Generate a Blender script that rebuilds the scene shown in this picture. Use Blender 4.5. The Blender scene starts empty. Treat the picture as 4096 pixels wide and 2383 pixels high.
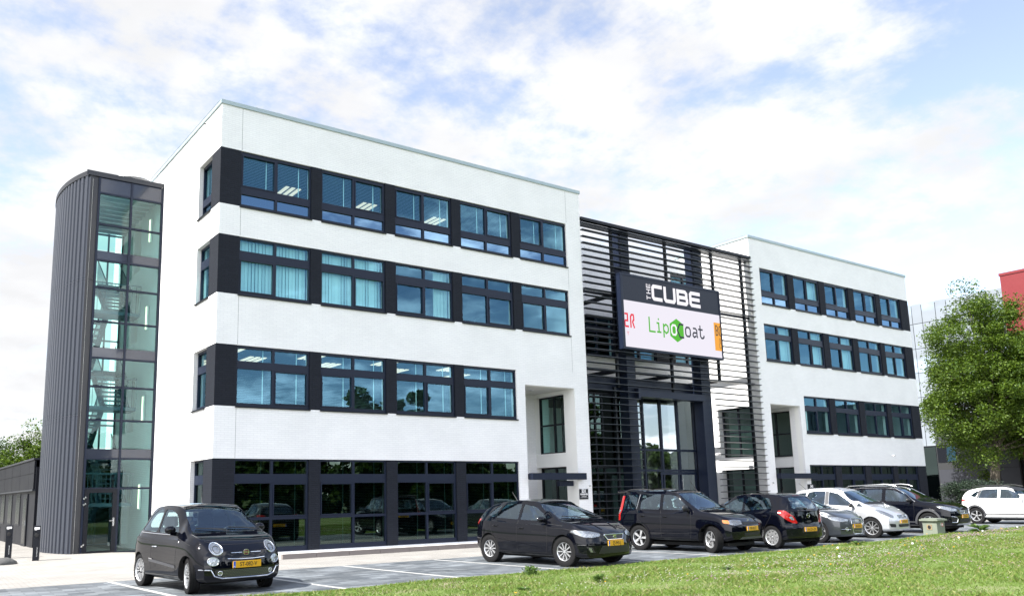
import bpy, bmesh, math, random
import numpy as np
from mathutils import Vector, Matrix, geometry
from mathutils.bvhtree import BVHTree
random.seed(7); RNG = np.random.default_rng(7)
S = bpy.context.scene
COL = S.collection

# ---------------------------------------------------------------- camera
CAM_POS = Vector((-8.00609529, -23.4021670, 1.65705717))
YAW, PITCH, ROLL, FPX, PX, PY = 0.605919751, 0.16709359, -0.0190763705, 3340.62505, -253.893688, 233.762814
ca, sa, cb, sb, cc, sc = math.cos(YAW), math.sin(YAW), math.cos(PITCH), math.sin(PITCH), math.cos(ROLL), math.sin(ROLL)
fwd = Vector((sa*cb, ca*cb, sb)); rgt0 = Vector((ca, -sa, 0)); up0 = rgt0.cross(fwd)
rgt = rgt0*cc + up0*sc; upv = -rgt0*sc + up0*cc
cd = bpy.data.cameras.new('camera'); cam = bpy.data.objects.new('camera', cd); COL.objects.link(cam)
M = Matrix((rgt, upv, -fwd)).transposed().to_4x4(); M.translation = CAM_POS
cam.matrix_world = M
cd.sensor_width = 36.0; cd.sensor_fit = 'HORIZONTAL'; cd.lens = FPX/4096*36.0
cd.shift_x = -PX/4096.0; cd.shift_y = PY/4096.0
cd.clip_start = 0.1; cd.clip_end = 4000
S.camera = cam

# ---------------------------------------------------------------- daylight
SUN_EL, SUN_AZ = math.radians(48), math.radians(-0.8)      # azimuth: degrees the sun stands in front of the facade plane, coming from -X
EXPOSURE = 1.95
sdir = Vector((-math.cos(SUN_EL)*math.cos(SUN_AZ), -math.cos(SUN_EL)*math.sin(SUN_AZ), math.sin(SUN_EL)))  # towards the sun
sl = bpy.data.lights.new('sun', 'SUN'); sl.energy = 3.0; sl.angle = math.radians(0.53); sl.color = (1.0, 0.965, 0.9)
so = bpy.data.objects.new('sun', sl); COL.objects.link(so)
so.rotation_euler = (-sdir).to_track_quat('-Z', 'Y').to_euler()
W = bpy.data.worlds.new("World"); S.world = W; W.use_nodes = True
nt = W.node_tree; nt.nodes.clear()
def wn(t, **k):
    n = nt.nodes.new(t)
    for a, b in k.items(): setattr(n, a, b)
    return n
sky = wn('ShaderNodeTexSky', sky_type='NISHITA', sun_disc=False, sun_elevation=SUN_EL)
sky.sun_rotation = math.atan2(sdir.x, sdir.y)
sky.air_density = 1.0; sky.dust_density = 0.6; sky.ozone_density = 1.6
bg1 = wn('ShaderNodeBackground'); bg1.inputs['Strength'].default_value = 0.080
hs = wn('ShaderNodeHueSaturation'); hs.inputs['Saturation'].default_value = .74; hs.inputs['Hue'].default_value = .505; nt.links.new(sky.outputs[0], hs.inputs['Color']); nt.links.new(hs.outputs[0], bg1.inputs[0])
tc = wn('ShaderNodeTexCoord')
# clouds: the view direction is spread onto a flat layer so that they shrink towards the horizon
sep = wn('ShaderNodeSeparateXYZ'); nt.links.new(tc.outputs['Generated'], sep.inputs[0])
def wm(op, a, b=None, c=None):
    n = wn('ShaderNodeMath', operation=op)
    for i, v in enumerate((a, b, c)):
        if v is None: continue
        if isinstance(v, (int, float)): n.inputs[i].default_value = v
        else: nt.links.new(v, n.inputs[i])
    return n.outputs[0]
zc = wm('MAXIMUM', sep.outputs[2], 0.0)
den = wm('ADD', zc, 0.22)
cmb = wn('ShaderNodeCombineXYZ')
nt.links.new(wm('DIVIDE', sep.outputs[0], den), cmb.inputs[0]); nt.links.new(wm('DIVIDE', sep.outputs[1], den), cmb.inputs[1])
n1 = wn('ShaderNodeTexNoise'); n1.inputs['Scale'].default_value = 1.7; n1.inputs['Detail'].default_value = 9; n1.inputs['Roughness'].default_value = .62; n1.inputs['Distortion'].default_value = .25
n2 = wn('ShaderNodeTexNoise'); n2.inputs['Scale'].default_value = 8.0; n2.inputs['Detail'].default_value = 7; n2.inputs['Roughness'].default_value = .6
mp = wn('ShaderNodeMapping'); mp.inputs['Location'].default_value = (2.3, 7.1, 0.4)
nt.links.new(cmb.outputs[0], mp.inputs[0]); nt.links.new(mp.outputs[0], n1.inputs['Vector']); nt.links.new(mp.outputs[0], n2.inputs['Vector'])
nsum = wm('ADD', wm('MULTIPLY', n1.outputs[0], .62), wm('MULTIPLY', n2.outputs[0], .38))
# the sky over the building (+Y) is mostly overcast, the sky behind the camera is clearer
ahead = wm('MULTIPLY', sep.outputs[1], 0.045)
lefty = wm('MULTIPLY', sep.outputs[0], -0.075)
lowc = wm('MULTIPLY', wm('SUBTRACT', 0.35, zc), 0.10)
cov = wm('ADD', wm('ADD', nsum, ahead), wm('ADD', lefty, lowc))
rmp = wn('ShaderNodeMapRange', interpolation_type='SMOOTHSTEP'); rmp.inputs['From Min'].default_value = .405; rmp.inputs['From Max'].default_value = .565
nt.links.new(cov, rmp.inputs['Value'])
n3 = wn('ShaderNodeTexNoise'); n3.inputs['Scale'].default_value = 3.1; n3.inputs['Detail'].default_value = 6
nt.links.new(mp.outputs[0], n3.inputs['Vector'])
cs = wn('ShaderNodeMapRange'); cs.inputs['From Min'].default_value = .35; cs.inputs['From Max'].default_value = .65; cs.inputs['To Min'].default_value = .245; cs.inputs['To Max'].default_value = .30
nt.links.new(n3.outputs[0], cs.inputs['Value'])
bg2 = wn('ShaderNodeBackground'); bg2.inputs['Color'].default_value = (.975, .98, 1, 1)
# clouds on the camera's side are made brighter, as added light on the facade
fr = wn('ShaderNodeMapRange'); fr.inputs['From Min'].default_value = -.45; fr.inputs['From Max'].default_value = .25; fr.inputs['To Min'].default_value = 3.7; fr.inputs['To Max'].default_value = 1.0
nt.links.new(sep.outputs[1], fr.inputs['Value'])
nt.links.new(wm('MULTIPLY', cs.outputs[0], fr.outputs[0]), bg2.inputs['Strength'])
mx = wn('ShaderNodeMixShader'); wo = wn('ShaderNodeOutputWorld')
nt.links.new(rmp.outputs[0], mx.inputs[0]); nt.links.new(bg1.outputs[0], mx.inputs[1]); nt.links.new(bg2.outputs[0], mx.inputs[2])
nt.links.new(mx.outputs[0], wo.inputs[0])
S.view_settings.view_transform = 'Standard'; S.view_settings.look = 'None'
S.view_settings.exposure = EXPOSURE; S.view_settings.gamma = 1.0
S.render.engine = 'CYCLES'
S.cycles.max_bounces = 9; S.cycles.transparent_max_bounces = 24; S.cycles.glossy_bounces = 4; S.cycles.diffuse_bounces = 4; S.cycles.caustics_reflective = False; S.cycles.caustics_refractive = False

# ---------------------------------------------------------------- helpers
def tag(o, label=None, cat=None, group=None, kind=None):
    for k, v in (('label', label), ('category', cat), ('group', group), ('kind', kind)):
        if v: o[k] = v
    return o
def empty(name, loc=(0,0,0), rz=0, label=None, cat=None, group=None):
    o = bpy.data.objects.new(name, None); COL.objects.link(o); o.location = loc; o.rotation_euler = (0,0,rz); o.empty_display_size = .2
    return tag(o, label, cat, group)
def link(name, me, mats=None, parent=None):
    o = bpy.data.objects.new(name, me); COL.objects.link(o)
    if mats is not None:
        me.materials.clear()
        for m in (mats if isinstance(mats, (list, tuple)) else [mats]): me.materials.append(m)
    if parent: o.parent = parent
    return o
class MB:
    """collects polygons (with material indices) and links them as one mesh object"""
    def __init__(s): s.v = []; s.f = []; s.m = []
    def add(s, vs, fs, mi=0):
        b = len(s.v); s.v.extend([tuple(p) for p in vs]); s.f.extend([tuple(i+b for i in f) for f in fs]); s.m.extend([mi]*len(fs)); return s
    def quad(s, a, b, c, d, mi=0): return s.add([a,b,c,d], [(0,1,2,3)], mi)
    def box(s, x0,y0,z0,x1,y1,z1, mi=0, rot=None, piv=None):
        vs = [(x,y,z) for z in (z0,z1) for y in (y0,y1) for x in (x0,x1)]
        if rot is not None:
            p = Vector(piv) if piv else Vector(((x0+x1)/2,(y0+y1)/2,(z0+z1)/2)); vs = [tuple(rot @ (Vector(v)-p) + p) for v in vs]
        return s.add(vs, [(0,2,3,1),(4,5,7,6),(0,1,5,4),(2,6,7,3),(0,4,6,2),(1,3,7,5)], mi)
    def bar(s, p, q, w, h=None, mi=0, up=(0,0,1)):
        p, q = Vector(p), Vector(q); d = (q-p).normalized(); u = Vector(up)
        if abs(d.dot(u)) > .98: u = Vector((0,1,0))
        a = d.cross(u).normalized()*(w/2); b = a.cross(d).normalized()*((h or w)/2)
        vs = [e+sx*a+sy*b for e in (p,q) for sx,sy in ((-1,-1),(1,-1),(1,1),(-1,1))]
        return s.add(vs, [(0,1,2,3),(7,6,5,4),(0,4,5,1),(1,5,6,2),(2,6,7,3),(3,7,4,0)], mi)
    def tube(s, pts, r, n=8, mi=0, cap=True):
        pts = [Vector(p) for p in pts]; rs = r if isinstance(r, (list, tuple)) else [r]*len(pts)
        base = len(s.v); ref = None
        for i, p in enumerate(pts):
            d = (pts[min(i+1,len(pts)-1)]-pts[max(i-1,0)]).normalized()
            if ref is None: ref = d.orthogonal().normalized()
            a = (ref - d*ref.dot(d)).normalized(); ref = a; b = d.cross(a)
            for k in range(n):
                t = 2*math.pi*k/n; s.v.append(tuple(p + (a*math.cos(t)+b*math.sin(t))*rs[i]))
        for i in range(len(pts)-1):
            for k in range(n):
                s.f.append((base+i*n+k, base+i*n+(k+1)%n, base+(i+1)*n+(k+1)%n, base+(i+1)*n+k)); s.m.append(mi)
        if cap:
            s.f.append(tuple(base+k for k in range(n))[::-1]); s.m.append(mi)
            s.f.append(tuple(base+(len(pts)-1)*n+k for k in range(n))); s.m.append(mi)
        return s
    def lathe(s, prof, n=32, mi=0, axis='y', c=(0,0,0), mis=None):
        base = len(s.v); c = Vector(c)
        for (r, h) in prof:
            for k in range(n):
                t = 2*math.pi*k/n; a, b = r*math.cos(t), r*math.sin(t)
                s.v.append(tuple(c + (Vector((a,h,b)) if axis=='y' else Vector((a,b,h)) if axis=='z' else Vector((h,a,b)))))
        for i in range(len(prof)-1):
            for k in range(n):
                s.f.append((base+i*n+k, base+i*n+(k+1)%n, base+(i+1)*n+(k+1)%n, base+(i+1)*n+k)); s.m.append(mis[i] if mis else mi)
        return s
    def ball(s, c, r, nu=12, nv=8, mi=0):
        c = Vector(c); r = Vector(r) if hasattr(r, '__len__') else Vector((r,r,r)); base = len(s.v)
        for j in range(nv+1):
            ph = -math.pi/2 + math.pi*j/nv
            for i in range(nu):
                t = 2*math.pi*i/nu; s.v.append((c.x+r.x*math.cos(ph)*math.cos(t), c.y+r.y*math.cos(ph)*math.sin(t), c.z+r.z*math.sin(ph)))
        for j in range(nv):
            for i in range(nu):
                s.f.append((base+j*nu+i, base+j*nu+(i+1)%nu, base+(j+1)*nu+(i+1)%nu, base+(j+1)*nu+i)); s.m.append(mi)
        return s
    def build(s, name, mats, parent=None, smooth=False, bevel=0, weld=False, angle=40):
        me = bpy.data.meshes.new(name); me.from_pydata(s.v, [], s.f)
        ml = mats if isinstance(mats, (list, tuple)) else [mats]
        for m in ml: me.materials.append(m)
        if len(ml) > 1: me.polygons.foreach_set('material_index', s.m)
        if weld or bevel or smooth:
            bm = bmesh.new(); bm.from_mesh(me)
            bmesh.ops.remove_doubles(bm, verts=bm.verts, dist=1e-5)
            bmesh.ops.recalc_face_normals(bm, faces=bm.faces)
            if bevel:
                es = [e for e in bm.edges if len(e.link_faces)==2 and e.calc_face_angle(0) > .6]
                bmesh.ops.bevel(bm, geom=es, offset=bevel, segments=2, affect='EDGES', profile=.6, clamp_overlap=True)
            bm.to_mesh(me); bm.free()
        if smooth:
            me.polygons.foreach_set('use_smooth', [True]*len(me.polygons)); me.set_sharp_from_angle(angle=math.radians(angle))
        me.update()
        o = bpy.data.objects.new(name, me); COL.objects.link(o)
        if parent: o.parent = parent
        return o
def split_loose(o):
    """every separate piece of a mesh becomes an object of its own"""
    bm = bmesh.new(); bm.from_mesh(o.data); left = set(bm.faces); isl = []
    while left:
        st_ = [left.pop()]; cur = [st_[0]]
        while st_:
            for e in st_.pop().edges:
                for g in e.link_faces:
                    if g in left: left.remove(g); st_.append(g); cur.append(g)
        isl.append([[tuple(v.co) for v in g.verts] for g in cur])
    bm.free(); base = o.name.split('.')[0]; mts = list(o.data.materials); par = o.parent; bpy.data.objects.remove(o)
    for fs in isl:
        mb = MB()
        for g in fs: mb.add(g, [tuple(range(len(g)))])
        mb.build(base, mts, par, weld=True)
def npmesh(name, verts, faces_flat, nper, mats, parent=None):
    """fast mesh of equal-size polygons from numpy arrays"""
    me = bpy.data.meshes.new(name); nv = len(verts); nf = len(faces_flat)//nper
    me.vertices.add(nv); me.vertices.foreach_set('co', np.asarray(verts, np.float32).ravel())
    me.loops.add(nf*nper); me.loops.foreach_set('vertex_index', np.asarray(faces_flat, np.int32))
    me.polygons.add(nf); me.polygons.foreach_set('loop_start', np.arange(0, nf*nper, nper, dtype=np.int32))
    me.update(calc_edges=True); me.validate()
    return link(name, me, mats, parent)

# ---------------------------------------------------------------- materials
def mat(name, col=(.5,.5,.5), rough=.5, metal=0, coat=0, spec=.5, noise=None, bump=None, emit=None, estr=0):
    m = bpy.data.materials.new(name); m.use_nodes = True; t = m.node_tree; b = t.nodes['Principled BSDF']
    b.inputs['Base Color'].default_value = (*col, 1); b.inputs['Roughness'].default_value = rough; b.inputs['Metallic'].default_value = metal
    b.inputs['Coat Weight'].default_value = coat; b.inputs['Coat Roughness'].default_value = .015; b.inputs['Coat IOR'].default_value = 1.43; b.inputs['Specular IOR Level'].default_value = spec
    if emit: b.inputs['Emission Color'].default_value = (*emit, 1); b.inputs['Emission Strength'].default_value = estr
    if noise:                                  # (scale, amount): soft mottling of the surface's own colour
        tcn = t.nodes.new('ShaderNodeTexCoord'); n = t.nodes.new('ShaderNodeTexNoise'); n.inputs['Scale'].default_value = noise[0]; n.inputs['Detail'].default_value = 6
        r = t.nodes.new('ShaderNodeMapRange'); r.inputs['To Min'].default_value = 1-noise[1]; r.inputs['To Max'].default_value = 1+noise[1]
        v = t.nodes.new('ShaderNodeVectorMath'); v.operation = 'SCALE'; v.inputs[0].default_value = col
        t.links.new(tcn.outputs['Object'], n.inputs['Vector']); t.links.new(n.outputs[0], r.inputs[0]); t.links.new(r.outputs[0], v.inputs['Scale']); t.links.new(v.outputs[0], b.inputs['Base Color'])
        rr = t.nodes.new('ShaderNodeMapRange'); rr.inputs['To Min'].default_value = max(0,rough-.08); rr.inputs['To Max'].default_value = min(1,rough+.08)
        t.links.new(n.outputs[0], rr.inputs[0]); t.links.new(rr.outputs[0], b.inputs['Roughness'])
    if bump:
        tcn = t.nodes.new('ShaderNodeTexCoord'); n = t.nodes.new('ShaderNodeTexNoise'); n.inputs['Scale'].default_value = bump[0]; n.inputs['Detail'].default_value = 4
        bp = t.nodes.new('ShaderNodeBump'); bp.inputs['Strength'].default_value = bump[1]; bp.inputs['Distance'].default_value = bump[2] if len(bump) > 2 else .01
        t.links.new(tcn.outputs['Object'], n.inputs['Vector']); t.links.new(n.outputs[0], bp.inputs['Height']); t.links.new(bp.outputs[0], b.inputs['Normal'])
    return m
def brickmat(name, c1, c2, cm, bw, bh, mortar, rough=.7, bump=.4, dist=.004, horizontal=False, vary=.0, rot=0, wear=.06):
    """painted or plain masonry: courses run along x+y on walls, along x / y on the ground"""
    m = bpy.data.materials.new(name); m.use_nodes = True; t = m.node_tree; b = t.nodes['Principled BSDF']; b.inputs['Roughness'].default_value = rough; b.inputs['Specular IOR Level'].default_value = .25
    g = t.nodes.new('ShaderNodeNewGeometry'); sp = t.nodes.new('ShaderNodeSeparateXYZ'); cb_ = t.nodes.new('ShaderNodeCombineXYZ')
    t.links.new(g.outputs['Position'], sp.inputs[0])
    vec = cb_.outputs[0]
    if horizontal:
        t.links.new(sp.outputs[0], cb_.inputs[0]); t.links.new(sp.outputs[1], cb_.inputs[1])
        mpn = t.nodes.new('ShaderNodeMapping'); mpn.inputs['Rotation'].default_value = (0,0,rot); t.links.new(vec, mpn.inputs[0]); vec = mpn.outputs[0]
    else:
        a = t.nodes.new('ShaderNodeMath'); a.operation = 'ADD'; t.links.new(sp.outputs[0], a.inputs[0]); t.links.new(sp.outputs[1], a.inputs[1])
        t.links.new(a.outputs[0], cb_.inputs[0]); t.links.new(sp.outputs[2], cb_.inputs[1])
    br = t.nodes.new('ShaderNodeTexBrick'); br.inputs['Scale'].default_value = 1; br.inputs['Brick Width'].default_value = bw; br.inputs['Row Height'].default_value = bh
    br.inputs['Mortar Size'].default_value = mortar; br.inputs['Mortar Smooth'].default_value = .3; br.inputs['Color1'].default_value = (*c1,1); br.inputs['Color2'].default_value = (*c2,1); br.inputs['Mortar'].default_value = (*cm,1)
    t.links.new(vec, br.inputs['Vector'])
    n = t.nodes.new('ShaderNodeTexNoise'); n.inputs['Scale'].default_value = .9; n.inputs['Detail'].default_value = 7; t.links.new(vec, n.inputs['Vector'])
    r = t.nodes.new('ShaderNodeMapRange'); r.inputs['From Min'].default_value = .3; r.inputs['From Max'].default_value = .7; r.inputs['To Min'].default_value = 1-wear; r.inputs['To Max'].default_value = 1+wear; t.links.new(n.outputs[0], r.inputs[0])
    sc_ = t.nodes.new('ShaderNodeVectorMath'); sc_.operation = 'SCALE'; t.links.new(br.outputs[0], sc_.inputs[0]); t.links.new(r.outputs[0], sc_.inputs['Scale']); t.links.new(sc_.outputs[0], b.inputs['Base Color'])
    n2_ = t.nodes.new('ShaderNodeTexNoise'); n2_.inputs['Scale'].default_value = 14; n2_.inputs['Detail'].default_value = 4; t.links.new(vec, n2_.inputs['Vector'])
    ad = t.nodes.new('ShaderNodeMath'); ad.operation = 'MULTIPLY_ADD'; ad.inputs[1].default_value = -1; t.links.new(br.outputs['Fac'], ad.inputs[0]); t.links.new(n2_.outputs[0], ad.inputs[2])
    bp = t.nodes.new('ShaderNodeBump'); bp.inputs['Strength'].default_value = bump; bp.inputs['Distance'].default_value = dist
    t.links.new(ad.outputs[0], bp.inputs['Height']); t.links.new(bp.outputs[0], b.inputs['Normal'])
    return m
def glassmat(name, tint, refl=.12, gloss=(1,1,1), bumpy=.0, power=5.0):
    m = bpy.data.materials.new(name); m.use_nodes = True; t = m.node_tree; t.nodes.clear()
    o = t.nodes.new('ShaderNodeOutputMaterial'); mx_ = t.nodes.new('ShaderNodeMixShader'); tr = t.nodes.new('ShaderNodeBsdfTransparent'); gl = t.nodes.new('ShaderNodeBsdfGlossy')
    tr.inputs[0].default_value = (*tint, 1); gl.inputs['Color'].default_value = (*gloss, 1); gl.inputs['Roughness'].default_value = .004
    g = t.nodes.new('ShaderNodeNewGeometry'); d = t.nodes.new('ShaderNodeVectorMath'); d.operation = 'DOT_PRODUCT'
    t.links.new(g.outputs['Normal'], d.inputs[0]); t.links.new(g.outputs['Incoming'], d.inputs[1])
    def mth(op, a, b_):
        n = t.nodes.new('ShaderNodeMath'); n.operation = op
        for i, v in enumerate((a, b_)):
            if isinstance(v, (int, float)): n.inputs[i].default_value = v
            elif v is not None: t.links.new(v, n.inputs[i])
        return n.outputs[0]
    ab = mth('ABSOLUTE', d.outputs['Value'], None); pw = mth('POWER', mth('SUBTRACT', 1.0, ab), power)
    t.links.new(mth('ADD', mth('MULTIPLY', pw, 1-refl), refl), mx_.inputs[0])
    if bumpy:
        tcn = t.nodes.new('ShaderNodeTexCoord'); n = t.nodes.new('ShaderNodeTexNoise'); n.inputs['Scale'].default_value = .8; n.inputs['Detail'].default_value = 1
        bp = t.nodes.new('ShaderNodeBump'); bp.inputs['Strength'].default_value = 1; bp.inputs['Distance'].default_value = bumpy
        t.links.new(tcn.outputs['Object'], n.inputs['Vector']); t.links.new(n.outputs[0], bp.inputs['Height']); t.links.new(bp.outputs[0], gl.inputs['Normal'])
    t.links.new(tr.outputs[0], mx_.inputs[1]); t.links.new(gl.outputs[0], mx_.inputs[2]); t.links.new(mx_.outputs[0], o.inputs[0])
    return m
def leafmat(name, c1, c2, trans=.35):
    m = bpy.data.materials.new(name); m.use_nodes = True; t = m.node_tree; b = t.nodes['Principled BSDF']; b.inputs['Roughness'].default_value = .55
    g = t.nodes.new('ShaderNodeNewGeometry'); mx_ = t.nodes.new('ShaderNodeMix'); mx_.data_type = 'RGBA'
    mx_.inputs[6].default_value = (*c1,1); mx_.inputs[7].default_value = (*c2,1); t.links.new(g.outputs['Random Per Island'], mx_.inputs[0])
    t.links.new(mx_.outputs[2], b.inputs['Base Color'])
    tl = t.nodes.new('ShaderNodeBsdfTranslucent'); t.links.new(mx_.outputs[2], tl.inputs[0])
    ms = t.nodes.new('ShaderNodeMixShader'); ms.inputs[0].default_value = trans; o = t.nodes['Material Output']
    t.links.new(b.outputs[0], ms.inputs[1]); t.links.new(tl.outputs[0], ms.inputs[2]); t.links.new(ms.outputs[0], o.inputs[0])
    return m
MT = dict(
 white_brick=brickmat('white_painted_brick', (.80,.80,.805), (.765,.765,.775), (.71,.71,.72), .22, .0635, .008, rough=.55, bump=.6, dist=.006, wear=.035),
 dark_brick=brickmat('dark_painted_brick', (.0085,.011,.018), (.011,.014,.022), (.0065,.008,.013), .22, .0635, .008, rough=.8, bump=.6, dist=.006, wear=.08),
 anth=mat('anthracite_frame', (.0085,.0135,.030), .38, spec=.25, noise=(3,.05)),
 black=mat('black_metal', (.005,.0065,.011), .42, spec=.25, noise=(4,.08)),
 cladding=mat('grey_corrugated_steel', (.036,.042,.058), .42, metal=.2, noise=(.7,.05)),
 fascia=mat('dark_grey_panel', (.017,.0185,.024), .42, noise=(1.2,.06)),
 coping=mat('zinc_coping', (.33,.40,.42), .45, metal=.3, noise=(2,.12)),
 white_int=mat('white_plaster', (.78,.78,.76), .8, noise=(1.5,.03)),
 grey_int=mat('grey_interior', (.085,.095,.10), .8, noise=(.6,.15)),
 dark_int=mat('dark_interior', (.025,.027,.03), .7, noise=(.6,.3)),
 ceiling=mat('ceiling_tiles', (.13,.145,.15), .85, noise=(1,.05)),
 carpet=mat('office_carpet', (.06,.065,.07), .95),
 soffit=mat('soffit_board', (.55,.55,.54), .6, noise=(2,.04)),
 lamp=mat('lamp_panel', (.9,.85,.75), .5, emit=(1,.80,.60), estr=.33),
 tube=mat('tube_lamp', (.9,.9,.8), .5, emit=(1,.97,.6), estr=.5),
 glass=glassmat('window_glass', (.66,.90,.91), .15, (.34,.72,1.0), bumpy=.0025),
 glass_top=glassmat('spandrel_glass', (.03,.04,.05), .30, (.42,.70,1), bumpy=.001),
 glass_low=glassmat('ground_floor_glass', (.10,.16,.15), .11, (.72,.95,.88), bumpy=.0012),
 glass_clear=glassmat('stair_glass', (.66,.94,.90), .07, (.75,.95,.95), bumpy=.0008),
 mirror=mat('mirror_glass_panel', (.80,.87,.93), .02, metal=1.0),
 blind=mat('fabric_blind', (.72,.84,.84), .8, noise=(2,.06)),
 curtain=mat('curtain', (.55,.60,.58), .9, noise=(2,.1)),
 steel=mat('painted_stair_steel', (.020,.055,.085), .45, noise=(3,.06)),
 chrome=mat('chrome', (.80,.82,.86), .16, metal=1.0),
 silver=mat('brushed_steel', (.62,.63,.65), .25, metal=1.0),
 alloy=mat('silver_alloy', (.62,.63,.65), .28, metal=.75, noise=(8,.06)),
 rubber=mat('tyre_rubber', (.009,.009,.010), .8, spec=.2, noise=(12,.25), bump=(60,.3,.003)),
 plastic=mat('black_plastic', (.014,.014,.016), .5, noise=(20,.15)),
 trimgrey=mat('grey_plastic_cladding', (.045,.046,.052), .55, noise=(20,.1)),
 cavity=mat('wheel_well', (.006,.006,.007), .9),
 cabin=mat('car_cabin_trim', (.013,.014,.017), .8, noise=(5,.2)),
 carglass=glassmat('car_glass', (.60,.72,.72), .17, (.70,.86,1.0)),
 carglass_dark=glassmat('tinted_car_glass', (.12,.15,.16), .17, (.62,.80,1.0)),
 gap=mat('panel_gap', (.003,.003,.004), .6),
 red_lens=mat('red_lens', (.24,.006,.006), .12, coat=.8, emit=(1,.05,.03), estr=.03),
 clear_lens=mat('clear_lens', (.30,.32,.34), .06, metal=.8, coat=1, noise=(34,.75), bump=(22,.8,.012)),
 amber=mat('amber_lens', (.42,.14,.035), .15, coat=.8),
 plate=mat('yellow_plate', (.62,.33,.01), .4), platetxt=mat('plate_black', (.012,.012,.012), .5), plateblue=mat('plate_blue', (.02,.10,.55), .4),
 letter_white=mat('white_lettering', (.85,.85,.85), .5), 
)
def lit(name, col, s=1.0):
    m = bpy.data.materials.new(name); m.use_nodes = True; b = m.node_tree.nodes['Principled BSDF']
    b.inputs['Base Color'].default_value = (.004,.004,.004,1); b.inputs['Roughness'].default_value = .5; b.inputs['Specular IOR Level'].default_value = .1
    b.inputs['Emission Color'].default_value = (*col,1); b.inputs['Emission Strength'].default_value = s
    return m

# ---------------------------------------------------------------- lettering
def text_mesh(body, size, ext=.004, bold=0.0, align='CENTER', sx=1.0):
    c = bpy.data.curves.new('t', 'FONT'); c.body = body; c.size = size; c.extrude = ext; c.offset = bold; c.align_x = align; c.align_y = 'CENTER'; c.resolution_u = 3
    o = bpy.data.objects.new('t', c); COL.objects.link(o); bpy.context.view_layer.update()
    me = bpy.data.meshes.new_from_object(o.evaluated_get(bpy.context.evaluated_depsgraph_get()))
    bpy.data.objects.remove(o); bpy.data.curves.remove(c)
    if sx != 1: me.transform(Matrix.Diagonal((sx,1,1,1)))
    return me
def put_text(name, body, size, m, parent, mtx, **k):
    me = text_mesh(body, size, **k); me.transform(mtx); return link(name, me, m, parent)
# frame in which text X runs along +X and text Y along +Z, facing -Y
FACE_FRONT = Matrix.Rotation(math.pi/2, 4, 'X')
def stroke_poly(pts, w, closed=False):
    """mitred outline of a polyline: one strip of quads without overlaps"""
    P = [Vector(p).to_2d() for p in pts]; n = len(P); L, R = [], []
    for i in range(n):
        a = P[(i-1) % n] if (closed or i > 0) else None; b = P[(i+1) % n] if (closed or i < n-1) else None
        d1 = (P[i]-a).normalized() if a is not None else None; d2 = (b-P[i]).normalized() if b is not None else None
        if d1 is None: d1 = d2
        if d2 is None: d2 = d1
        nrm = (Vector((-d1.y,d1.x))+Vector((-d2.y,d2.x)))
        nrm = nrm.normalized() if nrm.length > 1e-6 else Vector((-d1.y,d1.x)); k = max(.4, nrm.dot(Vector((-d1.y,d1.x))))
        L.append(P[i]+nrm*(w/2/k)); R.append(P[i]-nrm*(w/2/k))
    vs = [v for lr in zip(L,R) for v in lr]; fs = []
    for i in range(n if closed else n-1):
        j = (i+1) % n; fs.append((2*i, 2*i+1, 2*j+1, 2*j))
    return vs, fs
# ---------------------------------------------------------------- ground
def sst(a, b, x): t = np.clip((np.asarray(x, float)-a)/(b-a), 0, 1); return t*t*(3-2*t)
def GZ(x, y):                              # height of the paved ground: falls slightly from the stalls to the facade
    return .14 - sst(-4.5,-.8,y)*(.04+.09*sst(-1.5,1.0,x))
def GG(x, y):                              # height of the lawn
    x = np.asarray(x, float); y = np.asarray(y, float)
    e = -10.22 + .12*np.sin(x*1.1)
    rise = sst(0,.5,e-y)*(.02+.13*sst(9,20,x)) + .05*sst(0,6,e-y)*(1+.6*np.sin(x*.35+y*.2)) + .015*np.sin(x*2.1)*np.sin(y*1.7)*sst(0,1,e-y)
    return .148 + rise
def sheet(name, xs, ys, zf, m, off=0.0, mask=None):
    X, Y = np.meshgrid(np.asarray(xs, float), np.asarray(ys, float)); Z = zf(X, Y)+off
    V = np.stack([X.ravel(), Y.ravel(), Z.ravel()], 1); nx = len(xs); F = []
    for j in range(len(ys)-1):
        for i in range(nx-1):
            if mask and not mask((xs[i]+xs[i+1])/2, (ys[j]+ys[j+1])/2): continue
            F += [j*nx+i, j*nx+i+1, (j+1)*nx+i+1, (j+1)*nx+i]
    o = npmesh(name, V, F, 4, m); return tag(o, kind='structure')
big = MB(); big.quad((-900,-900,-.12),(1500,-900,-.12),(1500,1500,-.12),(-900,1500,-.12))
tag(big.build('ground', mat('far_ground', (.06,.085,.03), .95, noise=(.05,.3))), kind='structure')
MT['light_paver'] = brickmat('light_concrete_pavers', (.31,.295,.275), (.265,.255,.24), (.17,.165,.155), .21, .105, .006, rough=.85, bump=.5, dist=.003, horizontal=True, wear=.12, rot=.05)
MT['dark_paver'] = brickmat('dark_concrete_pavers', (.165,.18,.195), (.070,.080,.092), (.07,.075,.08), .42, .21, .008, rough=.7, bump=.6, dist=.004, horizontal=True, wear=.34, rot=.05)
ys_ = [-5.62,-5.2,-4.8,-4.5,-4.2,-3.9,-3.6,-3.2,-2.8,-2.4,-2,-1.6,-1.2,-.8,-.3,.3,1.5,3,6,10,16,30,60,110]
tag(sheet('pavement', list(np.arange(-34,-2,2.))+list(np.arange(-2,2,.4))+list(np.arange(2,120,3.)), ys_, GZ, MT['light_paver']), label='light concrete block paving along the building')
sheet('parking_surface', list(np.arange(-34,130,2.)), [-12.5,-10.6,-9,-7.5,-6.2,-5.55], lambda x,y: .144+0*x, MT['dark_paver'])
LINE = mat('white_line_paint', (.40,.40,.39), .8, noise=(6,.3))
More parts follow.
